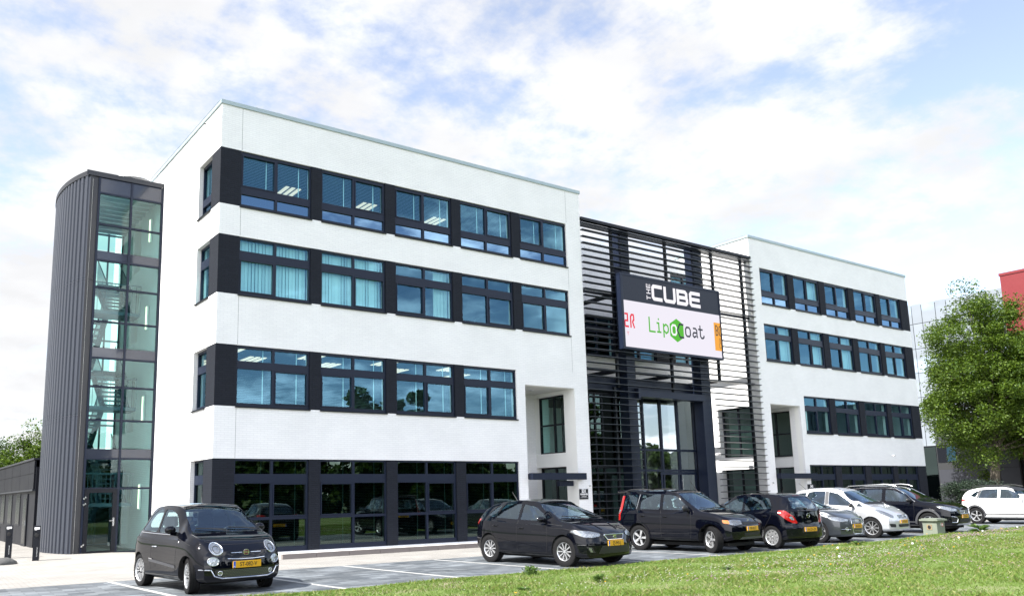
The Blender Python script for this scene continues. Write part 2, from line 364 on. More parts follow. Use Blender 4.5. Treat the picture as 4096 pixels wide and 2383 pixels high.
for i, x0 in enumerate([-3.92,-1.36,1.2,3.74,6.33,8.95,11.5,14.1,16.7,19.3,21.9,24.5,27.1,29.7,32.3,34.9]):
    m_ = MB(); d = .055; y0, y1 = -5.65, -10.3; sh = .28
    m_.quad((x0-d,y0,.149),(x0-d+sh,y1,.149),(x0+d+sh,y1,.149),(x0+d,y0,.149))
    tag(m_.build('stall_line', LINE), kind='structure')
m_ = MB(); m_.quad((20.5,-5.66,.1485),(20.5,-5.76,.1485),(60,-5.2,.1485),(60,-5.1,.1485)); tag(m_.build('aisle_line', LINE), kind='structure')
# kerb with a strip of white gravel in front of the facade
kb = MB()
def kerb(x0, x1):
    n = int((x1-x0)/1.0)
    for i in range(n):
        a = x0+(x1-x0)*i/n; b = x0+(x1-x0)*(i+1)/n
        kb.box(a+.004,-.62,-.1,b-.004,-.5,.155)
kerb(1.9,11.5)
kerb(29.3,40.2)
ko = kb.build('kerb', mat('brown_concrete_kerb', (.20,.175,.165), .8, noise=(3,.15)), bevel=.01); tag(ko, kind='structure')
gv = MB(); gv.box(1.9,-.498,-.1,11.5,-.002,.15); gv.box(29.3,-.498,-.1,40.2,-.002,.15)
go = gv.build('gravel_bed', mat('white_gravel', (.78,.77,.75), .8, noise=(30,.25), bump=(38,1.0,.03))); tag(go, kind='structure')

# ---------------------------------------------------------------- the building
B = empty('office_building', (0,0,0), 0, 'four storey white brick office building with dark window bands and a louvred glass entrance', 'building')
XR, XB, XE, ZT = 14.742, 25.707, 40.218, 13.731
R4, R3, R2, R1 = (10.464,12.239), (7.723,9.519), (4.39,6.202), (.191,2.882)
WL = [(.645,2.989),(3.357,5.719),(6.107,8.454),(8.847,11.193),(11.591,13.969)]
WR = [(26.422,28.661),(29.152,31.352),(31.851,34.06),(34.577,36.799),(37.222,39.354)]
RCT = 5.687
def wallplane(name_w, name_d, org, U, N, u0, u1, z0, z1, holes, darks, depth=.32, parent=B, fd=.11):
    """flat wall with real openings: holes = (u0,u1,z0,z1,frame_depth|None), darks = painted dark areas"""
    U, N, org = Vector(U), Vector(N), Vector(org)
    us = sorted({u0,u1,*[h[0] for h in holes],*[h[1] for h in holes],*[d[0] for d in darks],*[d[1] for d in darks]}); zs = sorted({z0,z1,*[h[2] for h in holes],*[h[3] for h in holes],*[d[2] for d in darks],*[d[3] for d in darks]})
    us = [u for u in us if u0 <= u <= u1]; zs = [z for z in zs if z0 <= z <= z1]
    def cls(i, j):
        if i < 0 or j < 0 or i >= len(us)-1 or j >= len(zs)-1: return 'out'
        u = (us[i]+us[i+1])/2; z = (zs[j]+zs[j+1])/2
        for h in holes:
            if h[0] < u < h[1] and h[2] < z < h[3]: return 'hole'
        for d in darks:
            if d[0] < u < d[1] and d[2] < z < d[3]: return 'dark'
        return 'white'
    P = lambda u, z, d=0.: org + U*u + Vector((0,0,z)) - N*d
    mb = {'white': MB(), 'dark': MB()}; inner = MB()
    for i in range(len(us)-1):
        for j in range(len(zs)-1):
            c = cls(i, j)
            if c == 'hole': continue
            a, b, e, f = us[i], us[i+1], zs[j], zs[j+1]
            q = mb[c]; q.quad(P(a,e),P(b,e),P(b,f),P(a,f)); inner.quad(P(max(b-.0,0),e,depth),P(a,e,depth),P(a,f,depth),P(b,f,depth))
            for (di, dj, p1, p2) in ((-1,0,(a,e),(a,f)),(1,0,(b,f),(b,e)),(0,-1,(b,e),(a,e)),(0,1,(a,f),(b,f))):
                if cls(i+di, j+dj) == 'hole':
                    q.quad(P(*p1),P(*p2),P(*p2,fd),P(*p1,fd)); inner.quad(P(*p1,fd),P(*p2,fd),P(*p2,depth),P(*p1,depth))
    o = mb['white'].build(name_w, MT['white_brick'], parent)
    if mb['dark'].f: split_loose(mb['dark'].build(name_d, MT['dark_brick'], parent, weld=True))
    inner.build('wall_lining', MT['white_int'], parent)
    return o
# window anatomy: fractions of height of the pane rows per storey
ROWS = {'r4': [(.052,.235,'top'),(.372,.945,'g')], 'r3': [(.055,.615,'g'),(.765,.965,'g')], 'r2': [(.060,.62,'g'),(.748,.955,'g')], 'r1': [(.055,.345,'low'),(.376,.735,'low'),(.838,.977,'low')]}
def window(org, U, N, u0, u1, z0, z1, row, depth=.10, parent=B, cols=2, blind=None, sill=True, sash=0):
    U, N, org = Vector(U), Vector(N), Vector(org); H = z1-z0; Wd = u1-u0
    P = lambda u, z, d: org + U*u + Vector((0,0,z)) - N*d
    fr = MB(); gl = MB(); h = H
    def bx(a, b, e, f, d0, d1, m=fr):
        vs = [P(u,z,d) for d in (d0,d1) for z in (e,f) for u in (a,b)]
        m.add(vs, [(0,1,3,2),(5,4,6,7),(4,0,2,6),(1,5,7,3),(4,5,1,0),(2,3,7,6)])
    s = .048; d0, d1 = depth-.045, depth+.05
    cx = [(u0+(u1-u0)*k/cols) for k in range(1, cols)]
    edges = [u0]+cx+[u1]
    rows = ROWS[row]
    zlo = z0; zcuts = []
    prev = z0
    for (a, b, k) in rows:
        zcuts.append((prev, z0+a*h)); prev = z0+b*h
    zcuts.append((prev, z1))
    for (e, f) in zcuts: bx(u0, u1, e, f, d0, d1)
    kinds = {}
    for (a, b, k) in rows:
        e, f = z0+a*h, z0+b*h
        bx(u0, u0+s, e, f, d0, d1); bx(u1-s, u1, e, f, d0, d1)
        for c in cx: bx(c-.038, c+.038, e, f, d0, d1)
        for ci in range(cols):
            ua = edges[ci]+(s if ci == 0 else .038); ub = edges[ci+1]-(s if ci == cols-1 else .038)
            if (ci == sash and (f-e) > .5 and row != 'r1') or (row == 'r1' and ci == sash and a > .3 and a < .8):   # the sash that opens has a second frame
                t = .036; bx(ua, ub, e, e+t, d0-.02, d1-.01); bx(ua, ub, f-t, f, d0-.02, d1-.01); bx(ua, ua+t, e+t, f-t, d0-.02, d1-.01); bx(ub-t, ub, e+t, f-t, d0-.02, d1-.01)
                ua += t; ub -= t; e2, f2 = e+t, f-t
            else: e2, f2 = e, f
            g = kinds.setdefault(k, MB()); g.quad(P(ua,e2,depth+.01),P(ub,e2,depth+.01),P(ub,f2,depth+.01),P(ua,f2,depth+.01))
    w = fr.build('window', MT['anth'], parent)
    for k, g in kinds.items():
        g.build('pane', {'g': MT['glass'], 'top': MT['glass_top'], 'low': MT['glass_low'], 'clear': MT['glass_clear']}[k], w)
    if sill:
        sm = MB(); bx(u0-.02, u1+.02, z0-.035, z0+.0, -.05, depth-.02, sm); sm.build('sill', MT['black'], w)
    if blind:
        bm_ = MB(); n = int((u1-u0-.1)/.11)
        if blind == 'vertical':
            for k in range(n):
                a = u0+.06+k*(u1-u0-.12)/n; tw = random.uniform(-.02,.02)
                if random.random() < .06: continue
                bm_.quad(P(a,z0+.1,depth+.17+tw),P(a+.112,z0+.1,depth+.19-tw),P(a+.112,z1-.05,depth+.19-tw),P(a,z1-.05,depth+.17+tw))
        elif blind == 'curtain':
            for (a, b) in ((u1-.65,u1-.1),(u1-.2,u1-.06)):
                for k in range(8):
                    p = a+(b-a)*k/8; q = a+(b-a)*(k+1)/8; dd = .03*(k % 2)
                    bm_.quad(P(p,z0+.05,depth+.2+dd),P(q,z0+.05,depth+.2+.03-dd),P(q,z1-.05,depth+.2+.03-dd),P(p,z1-.05,depth+.2+dd))
        elif blind == 'slats':
            z = z0+.1
            while z < z1-.05:
                bm_.quad(P(u0+.07,z,depth+.14),P(u1-.07,z,depth+.14),P(u1-.07,z+.006,depth+.17),P(u0+.07,z+.006,depth+.17)); z += .05
            for u in (u0+.9, u1-.35): bx(u-.012,u+.012,z0+.1,z1-.05,depth+.13,depth+.14,bm_)
        if bm_.f: bm_.build('blind', MT['curtain'] if blind == 'curtain' else MT['blind'], w)
    return w
fx = ((0,0,0),(1,0,0),(0,-1,0))
sx_ = ((0,0,0),(0,1,0),(-1,0,0))             # left side wall: u = Y, faces -X
holes = []; darks = []
for (z, nw) in ((R4,5),(R3,5),(R2,4),(R1,4)):
    darks.append((0, WL[nw-1][1], z[0], z[1]))
    for k in range(nw): holes.append((WL[k][0], WL[k][1], z[0], z[1]))
holes.append((11.595, 14.043, -.5, RCT))     # the deep entrance recess
wallplane('front_wall','window_band', *fx, 0, XR, -.5, ZT, holes, darks)
YA, YB, YBACK = .777, 1.973, 13.2
holes = [(YA,YB,*z) for z in (R4,R3,R2,R1)]; darks = [(0,YA,*z) for z in (R4,R3,R2,R1)]
for z in ((10.5,12.4),(7.7,9.6),(4.3,6.3),(.2,2.3)): holes.append((8.9,9.9,z[0],z[0]+2.05))   # doors from the stair tower
wallplane('side_wall','window_band', *sx_, 0, YBACK, -.5, ZT, holes, darks, fd=.16)
holes = []; darks = []
for (z, n0) in ((R4,0),(R3,0),(R2,1),(R1,1)):
    darks.append((WR[n0][0], XE, z[0], z[1]))
    for k in range(n0, 5): holes.append((WR[k][0], WR[k][1], z[0], z[1]))
holes.append((26.424, 28.781, -.5, RCT))
wallplane('front_wall','window_band', *fx, XB, XE, -.5, ZT, holes, darks)
# the side of the right block behind the louvres
wallplane('side_wall','window_band', (XB,0,0),(0,1,0),(-1,0,0), 0, YBACK, -.5, ZT, [(.6,2.42,3.28,5.6),(.6,2.42,-.5,2.7)], [], fd=.3)
wallplane('side_wall','window_band', (XE,YBACK,0),(0,-1,0),(1,0,0), 0, YBACK, -.5, ZT, [], [])
wallplane('side_wall','window_band', (XR-.001,YBACK,0),(0,-1,0),(1,0,0), 0, YBACK, -.5, ZT, [(YBACK-2.35,YBACK-.62,3.28,5.55),(YBACK-2.35,YBACK-.62,-.5,2.75)], [], fd=.3, depth=.7)
# front windows
bl = {('L','r3',0):'vertical',('L','r3',1):'vertical',('L','r3',2):'curtain',('R','r3',1):'curtain',('R','r3',2):'curtain',('R','r4',1):'curtain',('R','r3',0):'curtain'}
for side, WW in (('L',WL),('R',WR)):
    for row, z in (('r4',R4),('r3',R3),('r2',R2),('r1',R1)):
        for k, (a, b) in enumerate(WW):
            if side == 'L' and k == 4 and row in ('r2','r1'): continue
            if side == 'R' and k == 0 and row in ('r2','r1'): continue
            bd = bl.get((side,row,k)) or ('slats' if side == 'L' and row in ('r2','r4') else 'slats' if row == 'r1' else None)
            window(*fx, a, b, z[0], z[1], row, blind=bd, sash=(k+(row in ('r2','r1'))) % 2, sill=row != 'r1')
for row, z in (('r4',R4),('r3',R3),('r2',R2),('r1',R1)):
    window(*sx_, YA, YB, z[0], z[1], row, depth=.18, cols=1, blind='vertical' if row == 'r3' else None, sash=5)
# roof coping and roof
cp = MB()
def ring(x0, y0, x1, y1):
    cp.box(x0-.04,y0-.04,ZT-.11,x1+.04,y0+.36,ZT+.02); cp.box(x0-.04,y1-.36,ZT-.11,x1+.04,y1+.04,ZT+.02)
    cp.box(x0-.04,y0+.36,ZT-.11,x0+.36,y1-.36,ZT+.02); cp.box(x1-.36,y0+.36,ZT-.11,x1+.04,y1-.36,ZT+.02)
for (xa_, xb_) in ((0,XR),(XB,XE)): cp = MB(); ring(xa_,0,xb_,YBACK); cp.build('coping', MT['coping'], B, bevel=.006)
rf = MB(); rf.box(.33,.33,ZT-.5,XR-.72,YBACK-.33,ZT-.3); rf.box(XB+.33,.33,ZT-.5,XE-.33,YBACK-.33,ZT-.3); rf.build('roof', MT['grey_int'], B)
# floors, ceilings and rooms
fl = MB(); ce = MB(); rm = MB(); rd_ = MB()
for (x0, x1) in ((.33,XR-.75),(XB+.33,XE-.33)):
    left = x0 < 5
    for k, (z0, z1) in enumerate(((-.02,2.95),(3.45,6.27),(6.9,9.58),(9.75,12.3))):
        xa, xb = x0, x1
        def slab(m, za, zb, ya=.33, yb=9.0, xa_=None, xb_=None): m.box(xa_ if xa_ is not None else xa, ya, za, xb_ if xb_ is not None else xb, yb, zb)
        if k < 2:      # the storeys beside the entrance recess
            a_, b_ = (x0, 11.2) if left else (29.15, x1)
            slab(fl, z0-.12, z0, xa_=a_, xb_=b_); slab(ce, z1, z1+.12, xa_=a_, xb_=b_)
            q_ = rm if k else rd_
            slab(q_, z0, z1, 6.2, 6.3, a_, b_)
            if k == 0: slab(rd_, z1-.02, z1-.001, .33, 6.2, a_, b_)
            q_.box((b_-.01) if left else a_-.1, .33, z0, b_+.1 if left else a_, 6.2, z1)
        else:
            slab(fl, z0-.12, z0); slab(ce, z1, z1+.12); slab(rm, z0, z1, 6.2, 6.3)
            for xx in ([6.0, 8.65] if (k == 2 and left) else [11.4] if left else [29.0, 34.3]): rm.box(xx-.05,.33,z0,xx+.05,6.2,z1)
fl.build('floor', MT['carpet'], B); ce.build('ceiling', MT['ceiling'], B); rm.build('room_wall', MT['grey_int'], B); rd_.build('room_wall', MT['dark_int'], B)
for (z, ws) in ((6.262, WL[:4]), (12.292, WL), (12.292, WR[:1]), (9.572, WR[1:2])):
    for k, (a, b) in enumerate(ws):
        for (dx, yy) in ((.55,1.2),(1.75,2.6),(.7,4.0)) if z < 7 else ((None,2.7),):
            lp = MB(); x = (a+dx) if dx else -8+(a+1.75+8)*1.115
            for q in range(3): lp.box(x-.55+q*.22, yy-.55, z-.02, x-.42+q*.22, yy+.55, z)
            lp.build('ceiling_light', MT['lamp'], B)
# blank storeys (the parapet zone) need no rooms. Objects on window ledges
# ---------------------------------------------------------------- entrance recesses
def recess(x0, x1, ydeep, side):
    r = MB(); s2 = MB(); zt = RCT
    r.quad((x0,ydeep,-.5),(x1+.75,ydeep,-.5),(x1+.75,ydeep,zt+.1),(x0,ydeep,zt+.1))       # back wall
    r.build('recess_wall', MT['white_brick'], B); r = MB()
    r.quad((x0,.0+.11,-.5),(x0,ydeep,-.5),(x0,ydeep,zt),(x0,.11,zt)); r.build('recess_wall', MT['white_brick'], B)     # left cheek
    s2.box(x0, .12, zt+.002, x1+.7, ydeep, zt+.1); s2.build('soffit', MT['soffit'], B)
    pl = MB()                                                                                # pillar behind the front skin, 0.62 deep
    pl.box(x1+.001, .111, -.5, x1+.69, .60, zt) ; pl.build('pillar', MT['white_brick'], B)
recess(11.595, 14.043, 2.36, 'L'); recess(26.424, 28.781, 2.36, 'R')
# glazing in the side of the recesses
def sideglass(x, y0, y1, z0, z1, rows, name='window', m='glass_low', cols=2, sill=False):
    f = MB(); g = MB(); t = .06
    f.box(x-.05,y0,z0,x+.05,y1,z0+t); f.box(x-.05,y0,z1-t,x+.05,y1,z1); f.box(x-.05,y0,z0+t,x+.05,y0+t,z1-t); f.box(x-.05,y1-t,z0+t,x+.05,y1,z1-t)
    for k in range(1,cols): yy = y0+(y1-y0)*k/cols; f.box(x-.045,yy-.035,z0+t,x+.045,yy+.035,z1-t)
    for k in range(1,rows): zz = z0+(z1-z0)*k/rows; f.box(x-.04,y0+t,zz-.03,x+.04,y1-t,zz+.03)
    g.quad((x,y0+t,z0+t),(x,y1-t,z0+t),(x,y1-t,z1-t),(x,y0+t,z1-t))
    o = f.build(name, MT['black'], B); g.build('pane', MT[m], o); return o
sideglass(XR-.42,.62,2.34,3.28,5.55,2,m='glass_clear'); sideglass(XR-.42,.62,2.34,.06,2.75,1,'door')
sideglass(XB+.34,.62,2.40,3.28,5.6,2); sideglass(XB+.34,.62,2.40,.06,2.7,1,'door')
sideglass(28.95,.62,2.34,3.32,5.52,2); sideglass(28.95,.62,2.34,.06,2.8,1,'door')
for (za_, zb_) in ((2.8,3.32),(5.52,RCT)): bb = MB(); bb.box(28.96,.6,za_,29.05,2.36,zb_); bb.build('recess_wall', MT['white_brick'], B)
dk = MB(); dk.box(29.1,.6,-.02,29.14,4,RCT); dk.build('room_wall', MT['dark_int'], B)
cn = MB(); cn.box(11.60,-.25,2.23,14.25,-.05,2.47); cn.box(11.62,-.05,2.25,11.75,1.2,2.45); cn.box(13.2,.1,2.0,13.9,.25,2.2); cn.build('canopy_beam', MT['anth'], B)
cn = MB(); cn.box(26.43,-.25,2.23,29.35,-.05,2.47); cn.box(26.45,-.05,2.25,26.58,1.2,2.45); cn.build('canopy_beam', MT['anth'], B)
dl = MB()
for x in (12.8,): dl.lathe([(0,5.684),(.07,5.684),(.085,5.67),(.09,5.684)], 16, axis='z', c=(x,1.1,0))
dl.build('downlight', MT['silver'], B)

# ---------------------------------------------------------------- middle part behind the louvres
YM = 2.9
fr0 = [(17.35,19.35),(19.95,22.15),(23.45,25.45)]
holes = [(a,b,*z) for z in (R4,R3) for (a,b) in (fr0 if z is R3 else fr0[2:])]
wallplane('back_wall','window_band',(0,YM,0),(1,0,0),(0,-1,0), XR, XB, 5.9, 12.95, holes, [(XR,XB-.05,*R3)])
for z, rn in ((R4,'r4'),(R3,'r3')):
    for (a, b) in (fr0 if z is R3 else fr0[2:]): window((0,YM,0),(1,0,0),(0,-1,0), a, b, z[0], z[1], rn)
mm = MB(); mm.box(XR,YM+6,5.9,XB,YM+6.1,12.9); mm.box(XR,YM+.35,6.6,XB,YM+6,6.7); mm.box(XR,YM+.35,9.7,XB,YM+6,9.8); mm.box(XR,YM+.35,12.9,XB,YBACK,12.95); mm.build('room_wall', MT['grey_int'], B)
# entrance hall
hl = MB(); hl.box(14.76,.75,5.80,22.55,YM-.02,6.12); hl.box(14.76,.72,6.12,22.58,.95,6.35); hl.build('hall_roof', MT['anth'], B)
eg = MB(); gg = MB(); yq = .96
for x in (18.0,18.76,19.86,20.95,22.05,22.5): eg.box(x-.04,yq-.07,.02,x+.04,yq+.07,5.8)
for z in (5.74,3.48,2.62,.05): eg.box(17.6,yq-.06,z-.045,22.55,yq+.06,z+.045)
for (x0,x1) in ((17.6,22.5),): gg.quad((x0,yq,.05),(x1,yq,.05),(x1,yq,5.75),(x0,yq,5.75))
e_ = eg.build('entrance_glazing', MT['anth'], B); gg.build('pane', glassmat('entrance_glass', (.50,.58,.58), .34, (.86,.93,1), bumpy=.002), e_)
ed = MB(); xa, xb = 19.62, 21.90
ed.box(xa,yq-.1,2.44,xb,yq-.071,2.56)
for x in (xa,20.70,xb-.1): ed.box(x,yq-.1,.06,x+.1,yq-.071,2.44)
dr = ed.build('entrance_door', MT['anth'], B); hh = MB(); hh.tube([(20.92,yq-.16,.9),(20.92,yq-.16,2.35)], .02); hh.bar((20.92,yq-.16,1.1),(20.92,yq-.1,1.1),.02); hh.bar((20.92,yq-.16,2.2),(20.92,yq-.1,2.2),.02); hh.build('handle', MT['silver'], dr)
# left glazed corner of the hall, seen through the louvres
lg = MB(); lq = MB()
for y in (.96,1.6,2.4,2.86): lg.box(16.0-.04,y-.04,.02,16.04,y+.04,5.8)
for z in (.06,2.75,5.72): lg.box(15.97,.9,z-.05,16.03,2.86,z+.05)
for x in (14.8,15.6,16.4,17.2,17.56): lg.box(x-.035,yq-.05,.02,x+.035,yq+.05,5.8)
for z in (.06,2.75,5.72): lg.box(14.78,yq-.045,z-.05,17.6,yq+.045,z+.05)
lq.quad((14.78,yq,.05),(17.56,yq,.05),(17.56,yq,5.75),(14.78,yq,5.75))
l_ = lg.build('entrance_glazing', MT['black'], B); lq.build('pane', MT['glass_low'], l_)
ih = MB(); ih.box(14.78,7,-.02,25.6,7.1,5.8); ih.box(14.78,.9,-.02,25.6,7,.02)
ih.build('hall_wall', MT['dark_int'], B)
iw = MB(); iw.box(15.25,1.5,0,15.6,1.85,5.7); iw.box(21.0,3.2,0,21.3,3.5,5.7); iw.box(19.3,3.4,0,20.6,3.5,2.5); iw.box(17.3,4,2.6,25,6,2.9); iw.box(16.6,4.4,3.2,18.6,4.5,5.5); iw.build('interior_column', MT['white_int'], B)
rw = MB(); rw.box(22.6,YM-.05,-.1,XB,YM,6.0); rw.build('back_wall', MT['white_brick'], B)
# posts and frames that carry the louvres
pf = MB()
pf.box(17.22,.22,0,17.72,.70,12.62); pf.box(21.85,.22,0,22.45,.70,12.62)
fr_ = pf.build('portal_post', MT['anth'], B)
li = MB(); li.box(17.72,.05,5.58,21.85,.5,5.86); li.box(17.60,.0,5.50,17.72,.22,5.9); li.build('lintel', MT['anth'], B)
LV = empty('louvre_screen', (0,0,0)); LV.parent = B
fb = MB()
def fin(x0, x1, z):
    # blade: slim lens-shaped section, nose forward and lower
    prof = [(-.11,-.014),(-.03,-.023),(.065,-.013),(.08,.0),(.065,.012),(-.03,.010),(-.11,.004)]
    n = len(prof); vs = [(x, y+.0, z+dz-(y)*.10) for x in (x0,x1) for (y,dz) in prof]
    fb.add(vs, [tuple(range(n)), tuple(range(2*n-1,n-1,-1))]+[(i, (i+1)%n, n+(i+1)%n, n+i)[::-1] for i in range(n)])
z = 12.42
while z > .45:
    if z > 5.95 : fin(XR+.02, XB+.04, z)
    else: fin(XR+.02, 17.58, z); fin(22.45, XB+.04, z)
    z -= .2685
fb.build('fin', mat('louvre_blade', (.016,.021,.030), .32, spec=.6), LV)
ub = MB()
for x, z0, z1 in ((16.62,5.9,12.6),(19.93,5.9,12.6),(23.08,6.55,12.6),(25.22,.1,12.6),(16.4,.1,5.9),(14.80,.1,12.6)): ub.box(x-.05,.13,z0,x+.05,.24,z1)
ub.box(XR+.03,-.05,12.56,XB+.05,.14,12.68); ub.box(XR+.03,.15,12.42,XB,.34,12.56)
for z in (9.72,6.58): ub.box(XR+.03,.245,z-.05,XB,.36,z+.05)
for x in (16.62,19.93,23.08): 
    for z in (9.72,6.58): ub.bar((x,.36,z),(x,YM,z),.12,.16)
ub.build('carrier', MT['black'], LV)

# ---------------------------------------------------------------- small fixtures on the building
def cam_fix(name, p, d, label, white=True):
    o = empty(name, p, 0, label, 'security camera'); m = MT['letter_white'] if white else MT['black']
    b = MB(); d = Vector(d).normalized(); b.tube([Vector((0,0,0)), d*.16],.035,10); b.build('body', m, o, smooth=True)
    b = MB(); b.tube([(0,0,0),(0.02,.0,.07),(0,.12,.08)],.013,6); b.build('bracket', m, o); b = MB(); b.tube([d*.161,d*.17],.026,10); b.build('lens', MT['black'], o)
cam_fix('security_camera', (-.10,.95,ZT-.42), (-1,-.6,-.5), 'small camera under the roof edge of the bright side wall near the front corner')
cam_fix('security_camera', (XB-.10,2.2,ZT-.45), (-1,-.7,-.4), 'small camera high on the right block behind the louvre screen')
cam_fix('security_camera', (36.6,-.1,3.42), (-.3,-1,-.2), 'small white camera on the right block between the ground and first floor windows')
cam_fix('security_camera', (21.6,.62,6.28), (0,-1,-.5), 'black dome camera above the entrance lintel', False)
def wall_sign(x0, z0, w, h, rows_, label, y=-.002, name='house_number_sign', dark=True):
    o = empty(name, (x0+w/2,y,z0+h/2), 0, label, 'sign'); b = MB(); b.box(-w/2,-.025,-h/2,w/2,0,h/2); b.build('plate', MT['black'] if dark else MT['letter_white'], o, bevel=.003)
    for (t, s, dz, bold, sxx) in rows_:
        put_text('lettering', t, s, MT['letter_white'] if dark else MT['platetxt'], o, Matrix.Translation((0,-.0262,dz)) @ FACE_FRONT, ext=.001, bold=bold, sx=sxx)
    if dark and len(rows_) > 1:
        b = MB(); b.box(-w*.43,-.027,h*.085,w*.43,-.0255,h*.10); b.box(-w*.43,-.027,-h*.33,w*.43,-.0255,-h*.315); b.build('rule', MT['letter_white'], o)
    return o
wall_sign(14.06,1.50,.44,.38,[('531',.17,.11,.006,.9),('VANDERVEER',.075,-.01,.003,.85),('CREATIVE AGENCY',.03,-.09,.001,1)],'black sign reading 531 on the pillar right of the left recess')
wall_sign(14.50,1.93,.22,.12,[('531',.11,0,.002,.9)],'small white number plate 531 beside the louvres', dark=False)
wall_sign(28.80,1.52,.62,.44,[('545',.17,.12,.006,.9),('BOERSALEM',.085,-.03,.003,.9),('ADVISEURS',.03,-.12,.001,1.4)],'black sign reading 545 on the pillar of the right recess')
wall_sign(26.0,1.98,.22,.12,[('545',.11,0,.002,.9)],'small white number plate 545 on the wall right of the louvres', dark=False)
for (x,y,z) in ((12.6,-.003,0),): pass
cs_ = empty('entrance_sign', (18.45,yq-.05,1.55), 0, 'small dark sign reading CUBE beside the glass entrance door', 'sign'); b = MB(); b.box(-.3,-.02,-.15,.3,0,.15); b.build('plate', MT['black'], cs_); put_text('lettering','CUBE',.18,MT['letter_white'],cs_,Matrix.Translation((.02,-.022,0)) @ FACE_FRONT, ext=.001, bold=.004)
# expansion joints and weep slots of the brickwork
jt = MB()
for (x, za, zb) in ((.66,12.26,13.6),(.66,9.54,10.42),(.66,6.22,7.68),(.66,2.9,4.35),(14.0,12.3,13.6),(14.0,9.6,10.4),(14.0,6.3,7.7),): jt.box(x-.004,-.0015,za,x+.004,.01,zb)
split_loose(jt.build('expansion_joint', MT['grey_int'], B, weld=True))
# roof equipment
ru = empty('roof_fan', (1.2,9.6,ZT-.3), 0, 'round white roof hood above the stair tower', 'roof hood'); b = MB(); b.lathe([(0,1.0),(.35,.97),(.75,.75),(.8,.6),(.5,.55),(.5,0)], 24, axis='z'); b.build('hood', MT['letter_white'], ru, smooth=True)
ru = empty('roof_box', (34.2,2.6,ZT-.3), 0, 'small grey ventilation box on the roof of the right block', 'roof vent'); b = MB(); b.box(-.35,-.3,0,.35,.3,.62); b.build('casing', MT['coping'], ru); b = MB(); b.box(-.3,-.31,.15,.3,-.301,.5); b.build('grille', MT['black'], ru)
# ---------------------------------------------------------------- LED sign on the louvres
SG = empty('led_sign', (16.5,-.35,7.4), 0, 'large LED screen on the louvres reading THE CUBE above a green and black logo', 'sign')
b = MB(); b.box(0,0,0,6.28,.26,.09); b.box(0,0,3.06,6.28,.26,3.15); b.box(0,0,.09,.14,.26,3.06); b.box(6.22,0,.09,6.28,.26,3.06); b.box(.14,.2,.09,6.22,.26,3.06)
b.build('frame', MT['anth'], SG, bevel=.008)
b = MB()
for x in (.7,2.9,5.4): b.box(x-.05,.26,.2,x+.05,.48,3.0)
b.build('bracket', MT['black'], SG)
Y0 = .035
b = MB(); b.box(.14,Y0,2.03,6.22,Y0+.1,3.06); b.build('screen', lit('screen_dark', (.018,.022,.032), .5), SG)
b = MB(); b.box(.14,Y0,.09,6.22,Y0+.1,2.03); b.build('screen', lit('screen_white', (.88,.84,.93), .26), SG)
EM = dict(w=lit('screen_letter_white', (.93,.90,.95), .28), g=lit('screen_green', (.10,.50,.035), .26), k=lit('screen_black', (.03,.035,.05), .3), r=lit('screen_red', (.85,.02,.05), .26), o=lit('screen_orange', (.95,.42,.05), .26))
def sstroke(name, lines, w, m, lay=1):
    mb = MB()
    for q, (pts, closed) in enumerate(lines):
        vs, fs = stroke_poly(pts, w, closed); y = Y0-.004*lay-.0006*q
        mb.add([(x, y, z) for (x, z) in vs], [f[::-1] for f in fs])
    return mb.build(name, m, SG)
def spoly(name, pts, m, lay=1):
    mb = MB(); mb.add([(x, Y0-.004*lay, z) for (x, z) in pts], [tuple(range(len(pts)))]); return mb.build(name, m, SG)
cw = .155; h2 = cw/2
def ch(x0,z0,x1,z1,c=.07): return x0,z0,x1,z1,c
sstroke('lettering', [([(2.52,2.82),(2.01,2.82),(1.945,2.75),(1.945,2.35),(2.01,2.28),(2.52,2.28)],False),
    ([(2.69,2.89),(2.69,2.35),(2.75,2.28),(3.23,2.28),(3.29,2.35),(3.29,2.89)],False),
    ([(3.51,2.81),(3.98,2.81),(4.06,2.74),(4.06,2.60),(4.01,2.55),(4.09,2.48),(4.09,2.35),(4.02,2.28),(3.51,2.28)],True),([(3.55,2.545),(4.02,2.545)],False),
    ([(4.97,2.82),(4.39,2.82),(4.32,2.75),(4.32,2.35),(4.39,2.28),(4.97,2.28)],False),([(4.38,2.55),(4.93,2.55)],False)], cw, EM['w'])
sstroke('lettering', [([(1.57,2.20),(1.57,2.38)],False),([(1.58,2.29),(1.80,2.29)],False),([(1.55,2.48),(1.80,2.48)],False),([(1.55,2.63),(1.80,2.63)],False),([(1.675,2.49),(1.675,2.62)],False),
    ([(1.57,2.88),(1.57,2.72),(1.78,2.72),(1.78,2.88)],False),([(1.675,2.73),(1.675,2.87)],False)], .038, EM['w'])
gw = .075
sstroke('lettering', [([(1.62,1.48),(1.62,.87),(1.98,.87)],False),([(2.06,1.26),(2.19,1.26),(2.19,.88)],False),([(2.06,.885),(2.33,.885)],False),([(2.15,1.43),(2.22,1.43)],False),
    ([(2.48,1.28),(2.48,.68)],False),([(2.50,1.16),(2.62,1.25),(2.74,1.19),(2.77,1.07),(2.74,.94),(2.62,.87),(2.50,.98)],False)], gw, EM['g'])
spoly('logo_hexagon', [(3.31,1.57),(2.87,1.31),(2.87,.79),(3.31,.55),(3.74,.79),(3.74,1.36)], EM['g'])
sstroke('lettering', [([(3.05,1.27),(3.20,1.27),(3.27,1.18),(3.27,.95),(3.20,.86),(3.05,.86),(2.98,.95),(2.98,1.18)],True)], .085, EM['w'], 2)
sstroke('lettering', [([(3.74,1.34),(3.49,1.35),(3.33,1.07),(3.49,.78),(3.74,.785)],False)], .08, EM['k'], 3)
